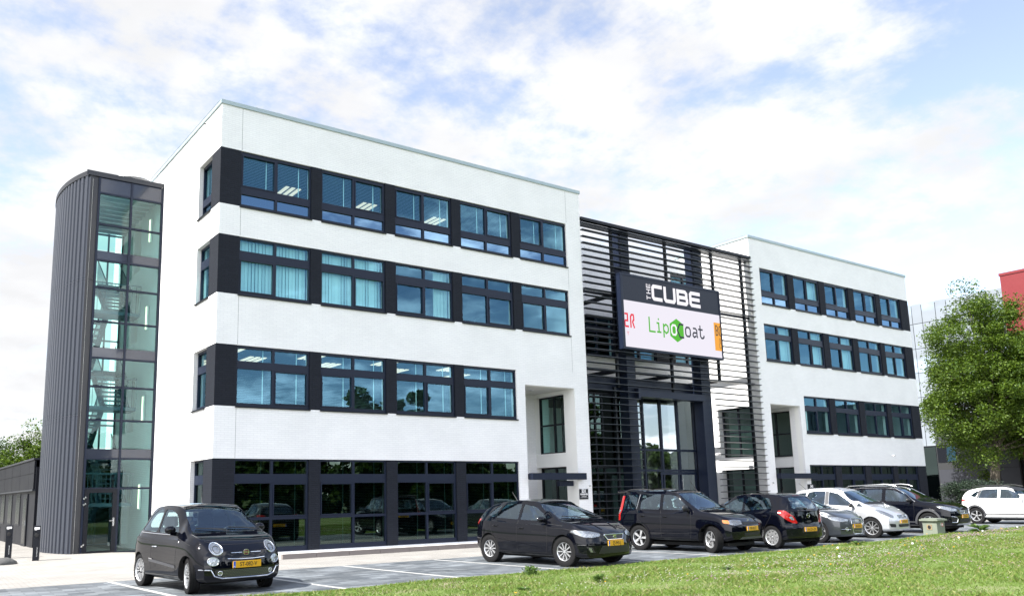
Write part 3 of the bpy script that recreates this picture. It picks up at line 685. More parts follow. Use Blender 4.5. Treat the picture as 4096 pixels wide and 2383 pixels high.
sstroke('lettering', [([(3.94,1.26),(4.10,1.26),(4.17,1.17),(4.17,.95),(4.10,.87),(3.94,.87),(3.87,.95),(3.87,1.17)],True),
    ([(4.36,1.26),(4.52,1.26),(4.60,1.19),(4.60,.93),(4.65,.86)],False),([(4.58,1.07),(4.40,1.07),(4.34,1.0),(4.34,.93),(4.41,.87),(4.55,.93)],False),
    ([(4.83,1.43),(4.83,.95),(4.90,.87),(4.99,.87),(5.06,.93),(5.06,1.0)],False),([(4.70,1.245),(5.0,1.245)],False)], gw, EM['k'])
sstroke('lettering', [([(.18,1.46),(.34,1.46),(.34,1.18),(.18,1.18)],False),([(.18,.94),(.40,.94)],False),([(.18,1.17),(.18,.95)],False),
    ([(.52,.90),(.52,1.36),(.58,1.45),(.68,1.45),(.70,1.36),(.70,1.24),(.62,1.17)],False),([(.62,1.17),(.72,.90)],False)], .075, EM['r'])
sstroke('lettering', [([(.27,.74),(.33,.67),(.39,.74)],False),([(.33,.665),(.33,.58)],False)], .018, EM['r'])
spoly('poster', [(5.78,.41),(6.22,.41),(6.22,1.67),(5.78,1.67)], EM['o'])
sstroke('lettering', [([(5.90,1.54),(5.90,1.10),(6.0,1.11),(6.04,1.18),(6.03,1.27),(5.98,1.32),(6.03,1.38),(6.02,1.48),(5.96,1.53)],True),([(5.92,1.32),(5.98,1.32)],False),([(6.21,1.53),(6.14,1.50),(6.12,1.40),(6.12,1.22),(6.14,1.12),(6.21,1.09)],False)], .045, EM['k'], 2)
sstroke('lettering', [([(6.21,.70),(6.10,.88),(6.11,.96),(6.16,.98),(6.19,.92),(6.08,.70),(6.08,.58),(6.14,.53),(6.21,.58)],False)], .02, EM['k'], 2)

# ---------------------------------------------------------------- stair tower
T = empty('stair_tower', (0,0,0), 0, 'dark grey stair tower with corrugated curved wall and glazed front against the white side wall', 'stair tower')
YT = 6.04; TB, TT = .08, 12.93
outer = []
th0 = math.acos((8.87-5.98)/4.75); 
N_ = 64; prev = None
pts = []
for k in range(0, 400):
    th = th0 + (math.pi-2*th0)*k/399
    pts.append((-2.88*math.sin(th)+.0, 8.87-4.75*math.cos(th)))
off = -2.51-pts[0][0]
pts = [(p[0]+off*(1-i/399.)*.9, p[1]) for i, p in enumerate(pts)]
# resample by length
L = [0]
for i in range(1,400): L.append(L[-1]+math.dist(pts[i],pts[i-1]))
def along(s):
    i = min(np.searchsorted(L, s), 399); i = max(i,1); t = (s-L[i-1])/(L[i]-L[i-1]); return (pts[i-1][0]+(pts[i][0]-pts[i-1][0])*t, pts[i-1][1]+(pts[i][1]-pts[i-1][1])*t)
pitch = .262; prof = []
s = 0
while s < L[-1]-pitch:
    for (ds, dd) in ((0,0),(.085,0),(.105,.045),(.235,.045)): prof.append((s+ds, dd))
    s += pitch
ring_ = []
for (s_, dd) in prof:
    a = along(s_); c_ = along(min(s_+.02, L[-1])); d_ = Vector((c_[0]-a[0], c_[1]-a[1])).normalized(); nrm = Vector((d_.y,-d_.x))
    if nrm.x > 0 and abs(nrm.x) > .3: nrm = -nrm
    if nrm.dot(Vector((a[0]+.5, a[1]-8.87))) < 0: nrm = -nrm
    ring_.append((a[0]+nrm.x*dd, a[1]+nrm.y*dd))
b = MB(); n = len(ring_)
for lev, (z0, z1) in enumerate(((TB-.1,4.55),(4.556,9.15),(9.156,TT-.09))):
    b.add([(x,y,z0) for x,y in ring_]+[(x,y,z1) for x,y in ring_], [(i,i+1,n+i+1,n+i) for i in range(n-1)])
b.build('curved_cladding', MT['cladding'], T)
b = MB(); inner = [along(L[-1]*k/40) for k in range(41)]
b.add([(x*.965,y,TB) for x,y in inner]+[(x*.965,y,TT-.2) for x,y in inner], [(i+1,i,41+i,42+i) for i in range(40)]); b.build('inner_wall', MT['white_int'], T)
# screws of the cladding
b = MB()
for s_ in np.arange(.17, 6.2, pitch):
    a = along(s_); 
    for z in (.25,4.4,4.7,9.0,9.3,12.6): b.ball((a[0]-.045, a[1]-.015, z), .009, 5, 3)
b.build('screw', MT['black'], T)
p0 = ring_[0]
b = MB(); b.add([(p0[0],p0[1],TB-.1),(-2.2,YT-.02,TB-.1),(-2.2,YT-.02,TT-.05),(p0[0],p0[1],TT-.05)], [(0,1,2,3)]); b.add([(-2.2,YT-.02,TB-.1),(-2.2,YT+.1,TB-.1),(-2.2,YT+.1,TT),(-2.2,YT-.02,TT)], [(0,1,2,3)]); 
for z in (9.15,): b.box(p0[0]+.02,YT-.055,z,-2.22,YT-.03,z+.012)
b.build('corner_panel', MT['fascia'], T)
cap = MB(); oo = [(p[0]*1.012-.03, p[1]-.0) for p in inner[::-1]]+[(-2.62,5.94),(-2.2,YT-.09),(-.012,YT-.09),(-.012,YT+.1)]
cap.add([(x,y,TT-.10) for x,y in oo]+[(x,y,TT+.07) for x,y in oo], [(i,i+1,len(oo)+i+1,len(oo)+i) for i in range(len(oo)-1)]+[tuple(range(len(oo),2*len(oo)))])
cap.build('roof_edge', MT['fascia'], T)
zr = [(.08,2.14,'door'),(2.20,3.12,''),(3.48,4.39,''),(4.45,5.51,''),(5.57,6.48,''),(6.88,7.73,''),(7.79,8.90,''),(8.96,9.86,''),(10.23,11.13,''),(11.19,12.25,'')]
spn = [(3.12,3.48),(6.48,6.88),(9.86,10.23),(12.25,TT-.02)]
fr2 = MB(); gl2 = MB(); sp2 = MB()
for x in (-2.18,-1.10,-.035): fr2.box(x-.035,YT-.05,TB-.1,x+.035,YT+.08,TT-.1)
zz_ = sorted({z for r in zr for z in r[:2]})
for (a, c_) in zip(zz_[:-1], zz_[1:]):
    pass
for (a, c_, _) in zr:
    fr2.box(-2.145,YT-.04,c_-.005,-1.135,YT+.06,c_+.055); fr2.box(-1.065,YT-.04,c_-.005,-.07,YT+.06,c_+.055)
    for (x0, x1) in ((-2.145,-1.135),(-1.065,-.07)):
        if _ == 'door' and x0 < -2: continue
        gl2.quad((x0,YT+.01,a+.02),(x1,YT+.01,a+.02),(x1,YT+.01,c_),(x0,YT+.01,c_))
fr2.box(-1.065,YT-.04,.0,-.07,YT+.06,.12)
for (a, c_) in spn: sp2.box(-2.145,YT-.02,a+.03,-1.135,YT+.05,c_-.02); sp2.box(-1.065,YT-.02,a+.03,-.07,YT+.05,c_-.02)
cf = fr2.build('glazing_frame', MT['anth'], T); gl2.build('pane', MT['glass_clear'], cf); split_loose(sp2.build('spandrel_panel', mat('glossy_spandrel', (.020,.025,.042), .12, coat=.6), T))
dd_ = MB(); xa, xb = -2.14, -1.14
dd_.box(xa,YT-.075,.06,xb,YT+.02,.17); dd_.box(xa,YT-.075,2.03,xb,YT+.02,2.16); dd_.box(xa,YT-.075,.17,xa+.13,YT+.02,2.03); dd_.box(xb-.13,YT-.075,.17,xb,YT+.02,2.03)
door = dd_.build('door', MT['black'], T); g_ = MB(); g_.quad((xa+.13,YT-.02,.17),(xb-.13,YT-.02,.17),(xb-.13,YT-.02,2.03),(xa+.13,YT-.02,2.03)); g_.build('pane', MT['glass_clear'], door)
hd = MB(); hd.box(xb-.11,YT-.1,.95,xb-.06,YT-.076,1.22); hd.tube([(xb-.085,YT-.14,1.12),(xb-.22,YT-.14,1.12)],.012); hd.bar((xb-.085,YT-.14,1.12),(xb-.085,YT-.09,1.12),.02); hd.build('handle', MT['silver'], door)
for z in (.35,1.66,1.86):
    hg = MB(); hg.box(xa+.0,YT-.105,z,xa+.045,YT-.076,z+.05); hg.box(xa-.05,YT-.1,z-.045,xa-.003,YT-.06,z+.01); hg.build('hinge', MT['silver'], door)
# glazed rear of the tower with the sky behind it, stairs inside
bk = MB(); bg_ = MB(); yb_ = 11.6
for x in (-2.1,-1.35,-.6,-.05): bk.box(x-.03,yb_,TB,x+.03,yb_+.08,TT-.3)
for z in (.1,1.5,3.3,4.7,6.7,8.1,10.0,11.4,12.5): bk.box(-2.1,yb_-.01,z,-.02,yb_+.09,z+.06)
bf = bk.build('rear_glazing', MT['steel'], T); bg_.quad((-2.1,yb_+.04,.1),(-.02,yb_+.04,.1),(-.02,yb_+.04,12.6),(-2.1,yb_+.04,12.6)); bg_.build('pane', MT['glass_clear'], bf)
ft = MB(); ft.box(-2.9,6.2,TB-.1,-.0,11.6,TB); ft.build('floor', MT['grey_int'], T)
rr_ = MB(); rr_.box(-2.25,YT+.1,12.62,-.0,11.7,12.82)
for k in range(11): rr_.box(-2.3,6.4+k*.48,12.5,-.02,6.52+k*.48,12.62)
rr_.build('tower_roof', MT['coping'], T)
st = MB(); rl = MB()
def flight(xa, xb, y0, z0, y1, z1):
    n = 9
    for i in range(n):
        t = (i+.5)/n; y = y0+(y1-y0)*t; z = z0+(z1-z0)*(i+1)/n; st.box(xa,y-.14,z-.045,xb,y+.14,z)
    for x in (xa-.015, xb+.015): st.bar((x,y0,z0+.02),(x,y1,z1-.02),.02,.2, up=(1,0,0))
    for x in (xa, xb):
        rl.tube([(x,y0,z0+1.0),(x,y1,z1+1.0)],.022,6)
        for i in range(0,n*2): t = (i+.5)/(2*n); y = y0+(y1-y0)*t; z = z0+(z1-z0)*t; rl.tube([(x,y,z+.1),(x,y,z+.98)],.010,4,cap=False)
levels = [.08,3.30,6.68,10.05]
for a, c_ in zip(levels[:-1], levels[1:]):
    mid = (a+c_)/2
    flight(-2.15,-1.35,10.3,a,8.0,mid); flight(-1.25,-.45,8.0,mid,10.3,c_)
    st.box(-2.3,7.0,mid-.12,-.4,7.95,mid); st.box(-2.5,10.35,c_-.14,-.02,11.55,c_)
    rl.tube([(-2.3,7.02,mid+1.0),(-.4,7.02,mid+1.0)],.022,6)
    for i in range(14): x = -2.3+1.9*i/13; rl.tube([(x,7.02,mid),(x,7.02,mid+1)],.010,4,cap=False)
st.build('staircase', MT['steel'], T); rl.build('railing', mat('stair_rail', (.03,.08,.11), .5), T)
for z in (1.9,5.0,8.3,11.6):
    b = MB(); b.box(-.10,7.2,z-.45,-.05,7.36,z+.45); l_ = b.build('wall_lamp', MT['white_int'], T); b = MB(); b.box(-.13,7.25,z-.42,-.101,7.31,z+.42); b.build('tube', MT['tube'], l_)
ro = bpy.data.objects['roof_fan']; ro.location = (-.75,7.3,TT-.05); ro.scale = (.8,.8,.8)

# ---------------------------------------------------------------- low annexe left of the tower
AXF = mat('annexe_dark_panel', (.009,.010,.014), .5, spec=.2, noise=(1,.08)); AXE = mat('annexe_edge_trim', (.03,.033,.04), .45, spec=.3)
DKP = mat('dark_annexe_pane', (.004,.006,.008), .25, spec=.15)
A = empty('low_annexe', (0,0,0), 0, 'low dark grey flat roofed annexe behind the stair tower at the left edge', 'building')
def aX(p): return p
XA = -2.75
b = MB(); b.box(XA,11.7,-.1,8,60,3.1); b.build('wall', AXF, A)
b = MB()
for (y0, y1) in [(11.8,13.0)]+[(13.0+k*2.3,15.28+k*2.3) for k in range(20)]: b.box(XA-.07,y0+.01,2.28,XA-.003,y1-.01,2.86); b.box(XA-.07,y0+.01,2.87,XA-.003,y1-.01,3.36)
b.build('fascia_panel', AXF, A)
b = MB(); b.box(XA-.12,11.7,3.37,8,60,3.44); b.box(XA-.11,11.7,2.2,XA-.003,60,2.27); b.build('roof_edge', AXE, A)
b = MB(); 
for k in range(20): b.box(XA-.04,17.2+k*1.7,-.05,XA-.003,18.8+k*1.7,.72)
b.build('plinth_panel', AXF, A)
for k in range(12):
    y = 15.2+k*2.3; b = MB(); b.box(XA-.02,y,.85,XA-.004,y+1.2,2.15); w_ = b.build('window', MT['black'], A); b = MB(); b.quad((XA-.025,y+.08,.92),(XA-.025,y+1.12,.92),(XA-.025,y+1.12,2.08),(XA-.025,y+.08,2.08)); b.build('pane', DKP, w_)
b = MB(); b.box(XA-.05,13.2,-.0,XA-.004,14.2,2.1); d_ = b.build('door', MT['black'], A)
b = MB(); b.quad((XA-.056,13.32,.2),(XA-.056,14.08,.2),(XA-.056,14.08,1.95),(XA-.056,13.32,1.95)); b.build('pane', DKP, d_); b = MB(); b.tube([(XA-.11,13.3,1.0),(XA-.11,13.46,1.0)],.014); b.box(XA-.08,13.27,.85,XA-.05,13.33,1.1); b.build('handle', MT['silver'], d_)

# ---------------------------------------------------------------- mirror glass neighbour at the right
Rb = empty('mirror_glass_building', (0,0,0), 0, 'tall neighbouring building clad in mirror glass behind the tree', 'building')
X5 = 60.0
b = MB(); rngp = random.Random(3)
ycuts = [23.0,21.2,19.5,18.1,16.4,15.0,13.5,12.1,10.6,9.36,8.6,7.55,6.73,5.67,4.97,3.91,3.09,2.39]
zcuts = [4.9,6.8,8.74,10.67,12.6,14.6,16.2]
pn = MB()
for i in range(len(ycuts)-1):
    for j in range(len(zcuts)-1):
        y1, y0 = ycuts[i]-.02, ycuts[i+1]+.02; z0, z1 = zcuts[j]+.02, zcuts[j+1]-.02; t1, t2 = rngp.uniform(-.006,.006), rngp.uniform(-.006,.006)
        pn.quad((X5+t1,y0,z0),(X5-t1,y1,z0),(X5-t1+t2,y1,z1),(X5+t1+t2,y0,z1))
pn.build('mirror_panel', MT['mirror'], Rb)
b = MB(); b.box(X5+.05,2.39,-.1,X5+22,23,16.1); b.build('wall', MT['fascia'], Rb)
pg = mat('grey_aluminium_panel', (.045,.048,.06), .45, metal=.2, noise=(.8,.06)); pnl = MB()  # base colour darkened to stand in for shade on these panels
for (y0,y1) in ((8.48,7.10),(7.06,5.70),(5.66,4.29),(4.25,2.98)):
    for (z0,z1) in ((.0,1.21),(1.25,3.04),(3.08,4.85),(4.89,6.62)):
        if y0 == 8.48 and z0 == 3.08: continue
        pnl.box(X5-.32,y1,z0,X5-.30,y0,z1)
pnl.build('grey_panel', pg, Rb)
b = MB(); b.box(X5-.29,2.90,0,X5-.1,8.54,6.66); b.box(X5-.1,2.6,0,X5-.05,10.6,4.88); b.build('wall', MT['dark_int'], Rb)
b = MB(); b.box(X5-.31,7.10,3.58,X5-.292,8.48,4.85); w_ = b.build('window', MT['black'], Rb); b = MB(); b.quad((X5-.315,7.15,3.64),(X5-.315,7.78,3.64),(X5-.315,7.78,4.79),(X5-.315,7.15,4.79)); b.build('pane', MT['glass'], w_)
b = MB(); b.box(X5-.12,8.6,0,X5-.102,10.6,4.87); w_ = b.build('window', MT['black'], Rb); b = MB(); b.quad((X5-.125,8.66,.1),(X5-.125,10.6,.1),(X5-.125,10.6,4.8),(X5-.125,8.66,4.8)); b.build('pane', MT['glass_low'], w_)
Rd = empty('red_tower_block', (X5-.6,1.45,0), 0, 'tall red clad corner tower at the right edge behind the tree', 'building')
rd = mat('red_panel', (.17,.017,.022), .45, noise=(.6,.05)); rp = MB()
for (z0,z1) in ((-.1,2.3),(2.33,6.1),(6.13,10.4),(10.43,14.75),(14.78,16.8)): rp.box(-.5,-1.0,z0,6,.9,z1)
rp.build('red_cladding', rd, Rd); b = MB(); b.box(-.55,-1.05,16.81,6.1,.95,17.0); b.build('coping', rd, Rd)
Dk = empty('dark_glass_wing', (X5+.4,-6.6,0), 0, 'very dark glazed wing at the right edge below the tree', 'building')
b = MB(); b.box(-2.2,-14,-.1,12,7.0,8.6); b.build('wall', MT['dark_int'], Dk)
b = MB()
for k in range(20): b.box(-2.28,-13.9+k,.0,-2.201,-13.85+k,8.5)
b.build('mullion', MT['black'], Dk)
cam_fix('security_camera', (X5-.1,8.6,16.6), (-.8,-.6,-.3), 'dark camera on a bracket above the mirror glass building')

# ---------------------------------------------------------------- bollards, boulder, cabinet
for i, (x, y) in enumerate(((-3.84,3.64),(-4.31,5.6))):
    bo = empty('bollard', (x,y,.1), math.radians(-12), ['black rectangular bollard nearest the corrugated tower', 'black rectangular bollard at the left edge of the photo'][i], 'bollard', 'black bollards by the stair tower')
    b = MB(); b.box(-.085,-.13,0,.085,.13,.98); b.build('post', MT['black'], bo, bevel=.006)
    b = MB(); b.box(-.07,-.134,.88,.07,-.131,.94); b.box(-.134/2,-.134,.86,.0,-.1311,.87); b.build('label_plate', MT['letter_white'], bo)
    b = MB(); b.lathe([(0,-.150),(.055,-.146),(.06,-.131)],14,axis='y',c=(0,0,.72)); b.build('lens', MT['gap'], bo)
    me = text_mesh('NO PARKING', .045, ext=.001); me.transform(Matrix.Translation((0.03,-.1325,.25)) @ FACE_FRONT @ Matrix.Rotation(math.pi/2,4,'Z')); link('lettering', me, MT['silver'], bo)
bs = MB(); bs.ball((0,0,0),(.42,.3,.16),16,8); 
for i,v in enumerate(bs.v): bs.v[i] = (v[0]*(1+.12*math.sin(v[1]*9)), v[1], v[2]*(1+.1*math.sin(v[0]*11)))
o = bs.build('boulder', mat('dark_stone', (.07,.07,.07), .85, noise=(6,.3), bump=(9,.8,.03)), smooth=True); o.location = (-4.86,2.6,.12); tag(o,'low dark rounded stone lying on the paving at the left edge','stone')
CB = empty('utility_cabinet', (19.0,-10.33,.16), math.radians(-3), 'small weathered concrete utility cabinet with a flat lid on the lawn edge', 'utility cabinet'); CB.scale = (.70,.70,.86)
cm_ = mat('weathered_concrete', (.17,.19,.155), .85, noise=(2.2,.28), bump=(30,.5,.004))
b = MB(); b.box(-.31,-.31,-.15,.31,.31,.60); b.build('body', cm_, CB, bevel=.012)
b = MB(); b.box(-.40,-.40,.601,.40,.40,.66); b.box(-.34,-.34,.661,.34,.34,.69); b.build('lid', cm_, CB, bevel=.015)
b = MB(); b.box(-.325,-.10,.30,-.311,.13,.48); b.build('plate', mat('rusty_plate', (.22,.17,.10), .7, noise=(9,.3)), CB); b = MB(); b.lathe([(0,0),(.06,0),(.07,.008)],16,axis='x',c=(-.335,.015,.39)); b.build('plate_badge', MT['plastic'], CB)
b = MB(); b.lathe([(.045,-.320),(.062,-.320),(.062,-.311)],20,axis='y',c=(.12,0,.47)); b.build('warning_sticker', mat('sticker_red', (.6,.02,.02), .5), CB); b = MB(); b.lathe([(0,-.315),(.045,-.315)],20,axis='y',c=(.12,0,.47)); b.box(.0,-.316,.44,.04,-.3112,.52); b.build('warning_sticker', MT['letter_white'], CB)
# ---------------------------------------------------------------- trees, shrubs, lawn
BARK = mat('tree_bark', (.10,.085,.065), .9, noise=(5,.3), bump=(18,1,.03))
LF = dict(spring=leafmat('fresh_maple_leaves', (.12,.185,.013), (.035,.078,.007), .38), dark=leafmat('dark_shrub_leaves', (.008,.022,.010), (.024,.042,.02), .15), mid=leafmat('mid_green_leaves', (.06,.105,.011), (.025,.06,.008), .3), olive=leafmat('olive_leaves', (.14,.15,.03), (.07,.09,.02), .35))
def leaves(centers, radii, n, size, rng, flat=.75):
    idx = rng.integers(0, len(centers), n); C = np.asarray(centers)[idx]; R = np.asarray(radii)[idx]
    d = rng.normal(size=(n,3)); d /= np.linalg.norm(d,axis=1)[:,None]; r = rng.random(n)**.45
    P = C + d*(r*R)[:,None]*np.array([1,1,flat])
    a = rng.normal(size=(n,3)); a /= np.linalg.norm(a,axis=1)[:,None]; up = np.tile([0,0,1.],(n,1))+.7*rng.normal(size=(n,3)); b_ = np.cross(a,up); b_ /= np.linalg.norm(b_,axis=1)[:,None]; a = np.cross(b_,up); a /= np.linalg.norm(a,axis=1)[:,None]
    s = size*(.6+.8*rng.random(n))[:,None]
    V = np.stack([P-a*s, P-b_*s*.55+a*s*.1, P+a*s, P+b_*s*.55+a*s*.1], 1).reshape(-1,3)
    return V, np.arange(n*4)
def tree(name, loc, crown, base, trunk_r, nclus, nleaf, lsize, m, label, seed, group=None, cat='tree', clus_r=.9, squash=.8, shape=None, twigs=0):
    """crown = (cx,cy,cz,rx,ry,rz) relative to loc"""
    rng = np.random.default_rng(seed); root = empty(name, loc, 0, label, cat, group)
    cx, cy, cz, rx, ry, rz = crown; cen = []; rad = []
    while len(cen) < nclus:
        d = rng.normal(size=3); d /= np.linalg.norm(d); r = rng.random()**.38
        w = 1+.16*math.sin(3*math.atan2(d[1],d[0])+seed)+.10*math.sin(5*d[2]+seed*2)
        p = np.array([cx+d[0]*rx*r*w, cy+d[1]*ry*r*w, cz+d[2]*rz*r*w])
        if p[2] < base*.55: continue
        if d[2] < 0 and abs(d[2]) > .5 and r > .8 and rng.random() < .5: continue
        cen.append(p); rad.append(clus_r*(.55+.8*rng.random()))
    V, F = leaves(cen, rad, nleaf, lsize, rng, squash); npmesh('crown', V, F, 4, m, root)
    t = MB(); top = np.array([cx, cy, cz+rz*.55]); k1 = np.array([cx*.25, cy*.25, base*.6])
    tr = [Vector((0,0,-.2)), Vector(k1*.5), Vector(k1), Vector((cx*.6,cy*.6,(base+cz)/2)), Vector(top)]
    t.tube(tr, [trunk_r*1.25, trunk_r, trunk_r*.88, trunk_r*.6, trunk_r*.12], 10)
    for i in rng.permutation(len(cen))[:min(len(cen), 46)]:
        c = cen[i]; s = rng.uniform(.15,.9); zb = base*.6+(top[2]-base*.6)*s*.75
        if zb > c[2]: zb = max(base*.6, c[2]-.8)
        f = (zb-0)/top[2]; o_ = Vector((cx*f, cy*f, zb)); e = Vector(c); mdl = o_.lerp(e,.5)+Vector((0,0,.25))
        t.tube([o_, mdl, e], [trunk_r*.32*(1-s*.5), trunk_r*.18, .012], 5, cap=False)
    t.build('trunk', BARK, root, smooth=True)
    return root
tree('broadleaf_tree', (54.1,2.65,0), (.8,-1.0,8.1,5.3,5.1,5.9), 4.0, .32, 420, 165000, .080, LF['spring'], 'large leafy spring tree in front of the mirror glass building', 5, clus_r=.95, group='trees around the building')
tree('broadleaf_tree', (56.6,-2.6,0), (0,-.6,8.2,3.4,3.7,5.6), 2.8, .22, 160, 60000, .08, LF['mid'], 'darker green tree at the right edge in front of the red tower', 9, clus_r=.95, group='trees around the building')
for i, (x, y, h, r, sd, m_, lb) in enumerate(((-7.2,50,7.0,4.2,21,'olive','brownish green tree above the annexe roof at the left edge'),(-2.0,49,6.4,3.6,22,'mid','mid green tree above the annexe roof, second from the left edge'),(2.9,46,6.5,2.7,23,'spring','bright green tree touching the curved stair tower, above the annexe'))):
    tree('broadleaf_tree', (x,y,0), (0,0,h*.66,r,r,h*.42), 1.6, .2, 130, 36000, .085, LF[m_], lb, sd, clus_r=.85, group='trees behind the annexe')
# dark evergreen shrub beside the right block
rng = np.random.default_rng(31); sh = empty('evergreen_shrub', (40.6,-2.6,0), 0, 'dark evergreen shrub between the right block and the white car', 'shrub')
cen = [(rng.uniform(-2.2,1.6), rng.uniform(-.9,.9), rng.uniform(.3,1.75)) for _ in range(70)]; V, F = leaves(cen, [.55]*70, 30000, .042, rng); npmesh('foliage', V, F, 4, LF['dark'], sh)
b = MB()
for k in range(14): b.tube([(0,0,-.1),(rng.uniform(-1,1),rng.uniform(-.5,.5),.8),(rng.uniform(-1.8,1.4),rng.uniform(-.8,.8),1.5)],[.04,.025,.01],5)
b.build('stem', BARK, sh)
# woodland across the road behind the viewpoint: seen mirrored in the ground floor glass
rng = np.random.default_rng(77); cen = []; rad = []
for k in range(34):
    x = -10+k*5.2+rng.uniform(-1.5,1.5); y = -52+rng.uniform(-4,4); h = rng.uniform(6.0,8.5) + (5.5 if k in (8,9,13,14,22) else 0)
    for q in range(26):
        zz = h*rng.uniform(.12,1.0); rr = 3.4*math.sqrt(max(.12,1-((zz/h-.45)/.62)**2)); a = rng.uniform(0,6.283); u = rng.random()**.5
        cen.append((x+rr*u*math.cos(a), y+rr*u*math.sin(a), zz)); rad.append(1.25)
for k in range(420): cen.append((rng.uniform(-16,170), -50+rng.uniform(-3,1), rng.uniform(.2,4.4))); rad.append(1.5)
V, F = leaves(cen, rad, 170000, .40, rng)
wd = npmesh('woodland', V, F, 4, LF['mid']); tag(wd, 'woodland across the road, mirrored in the ground floor windows', 'woodland', kind='stuff')
b = MB()
for k in range(60): 
    x = -10+k*2.9; b.tube([(x,-54+rng.uniform(-3,3),-.2),(x+rng.uniform(-.4,.4),-54,6)],[.18,.08],5)
wt = b.build('woodland_trunks', BARK); tag(wt, 'bare trunks of the woodland across the road', 'woodland', kind='stuff')

# lawn
xs = list(np.arange(-12,60,.5)); ysl = [-10.08-.0]+list(np.arange(-10.4,-14,-.3))+list(np.arange(-14,-34,-1.))
X, Y = np.meshgrid(xs, ysl); Zl = GG(X,Y)+.004
lawn_m = mat('lawn_soil', (.085,.115,.03), .95, bump=(9,.8,.03)); t = lawn_m.node_tree; b_ = t.nodes['Principled BSDF']
tcn = t.nodes.new('ShaderNodeTexCoord'); n = t.nodes.new('ShaderNodeTexNoise'); n.inputs['Scale'].default_value = 1.1; n.inputs['Detail'].default_value = 8; n.inputs['Roughness'].default_value = .7
cr = t.nodes.new('ShaderNodeValToRGB'); cr.color_ramp.elements[0].position = .36; cr.color_ramp.elements[0].color = (.20,.18,.11,1); cr.color_ramp.elements[1].position = .50; cr.color_ramp.elements[1].color = (.11,.16,.03,1)
t.links.new(tcn.outputs['Object'], n.inputs['Vector']); t.links.new(n.outputs[0], cr.inputs[0]); t.links.new(cr.outputs[0], b_.inputs['Base Color'])
V = np.stack([X.ravel(), Y.ravel(), Zl.ravel()], 1); nx = len(xs); F = [k for j in range(len(ysl)-1) for i in range(nx-1) for k in (j*nx+i, (j+1)*nx+i, (j+1)*nx+i+1, j*nx+i+1)]
V[:nx,1] += .12*np.sin(V[:nx,0]*1.1)
lw = npmesh('lawn', V, F, 4, lawn_m); lw.data.polygons.foreach_set('use_smooth', [True]*len(lw.data.polygons)); tag(lw, kind='structure')
def inview(x, y, margin=.06):
    d = np.stack([x-CAM_POS.x, y-CAM_POS.y, np.full_like(x, .25-CAM_POS.z)], 1); R = np.array([list(rgt), list(upv), list(fwd)]); q = d @ R.T
    u = (2048+PX+FPX*q[:,0]/q[:,2])/4096; v = (1191.5+PY-FPX*q[:,1]/q[:,2])/2383
    return (q[:,2] > 1) & (u > -margin) & (u < 1+margin) & (v < 1.06) , q[:,2]
def blades(n, h0, h1, w, m, name, lab, seed, thr=None, bend=.5):
    rng = np.random.default_rng(seed); x = rng.uniform(-7,52,n*4); y = -10.16-12*rng.random(n*4)**1.0
    ok, dpt = inview(x, y, .25); keep = ok & (rng.random(n*4) < np.clip((19/np.maximum(dpt,5))**1.2,0,1)); x, y, dpt = x[keep], y[keep], dpt[keep]
    pat = .5+.25*np.sin(x*1.9+1.3*np.sin(y*2.3))+.25*np.sin(y*3.1+x*.7+2*np.sin(x*.9))
    if thr is not None: k2 = pat+rng.normal(size=len(x))*.18 > thr; x, y, dpt, pat = x[k2], y[k2], dpt[k2], pat[k2]
    x, y, dpt, pat = x[:n], y[:n], dpt[:n], pat[:n]; m_n = len(x)
    e = -10.22+.12*np.sin(x*1.1); y = np.where(y > e+.07, e-rng.random(m_n)*.3, y)
    z = GG(x,y); a = rng.uniform(0,2*np.pi,m_n); h = rng.uniform(h0,h1,m_n)*(.6+.7*np.clip(pat,0,1)); ww = w*(.7+.6*rng.random(m_n))*np.clip(dpt/20,.8,1.8)
    dx, dy = np.cos(a)*ww, np.sin(a)*ww; lx, ly = rng.normal(size=m_n)*h*bend, rng.normal(size=m_n)*h*bend
    P = np.stack([np.stack([x-dx,y-dy,z-.01],1), np.stack([x+dx,y+dy,z-.01],1), np.stack([x+dx*.5+lx*.5,y+dy*.5+ly*.5,z+h*.6],1), np.stack([x+lx*1.3,y+ly*1.3,z+h],1)],1).reshape(-1,3)
    o = npmesh(name, P, np.arange(len(P)), 4, m); tag(o, lab, 'grass', kind='stuff'); return o
G1 = leafmat('grass_blades', (.155,.24,.034), (.105,.185,.026), .35); G2 = leafmat('dry_grass_blades', (.25,.25,.09), (.19,.21,.06), .3)
blades(260000, .022,.050,.005, G1, 'grass', 'short green grass of the lawn in front of the car park', 51)
blades(28000, .03,.07,.006, G2, 'dry_grass', 'dry straw coloured blades between the green grass', 52, thr=.45)
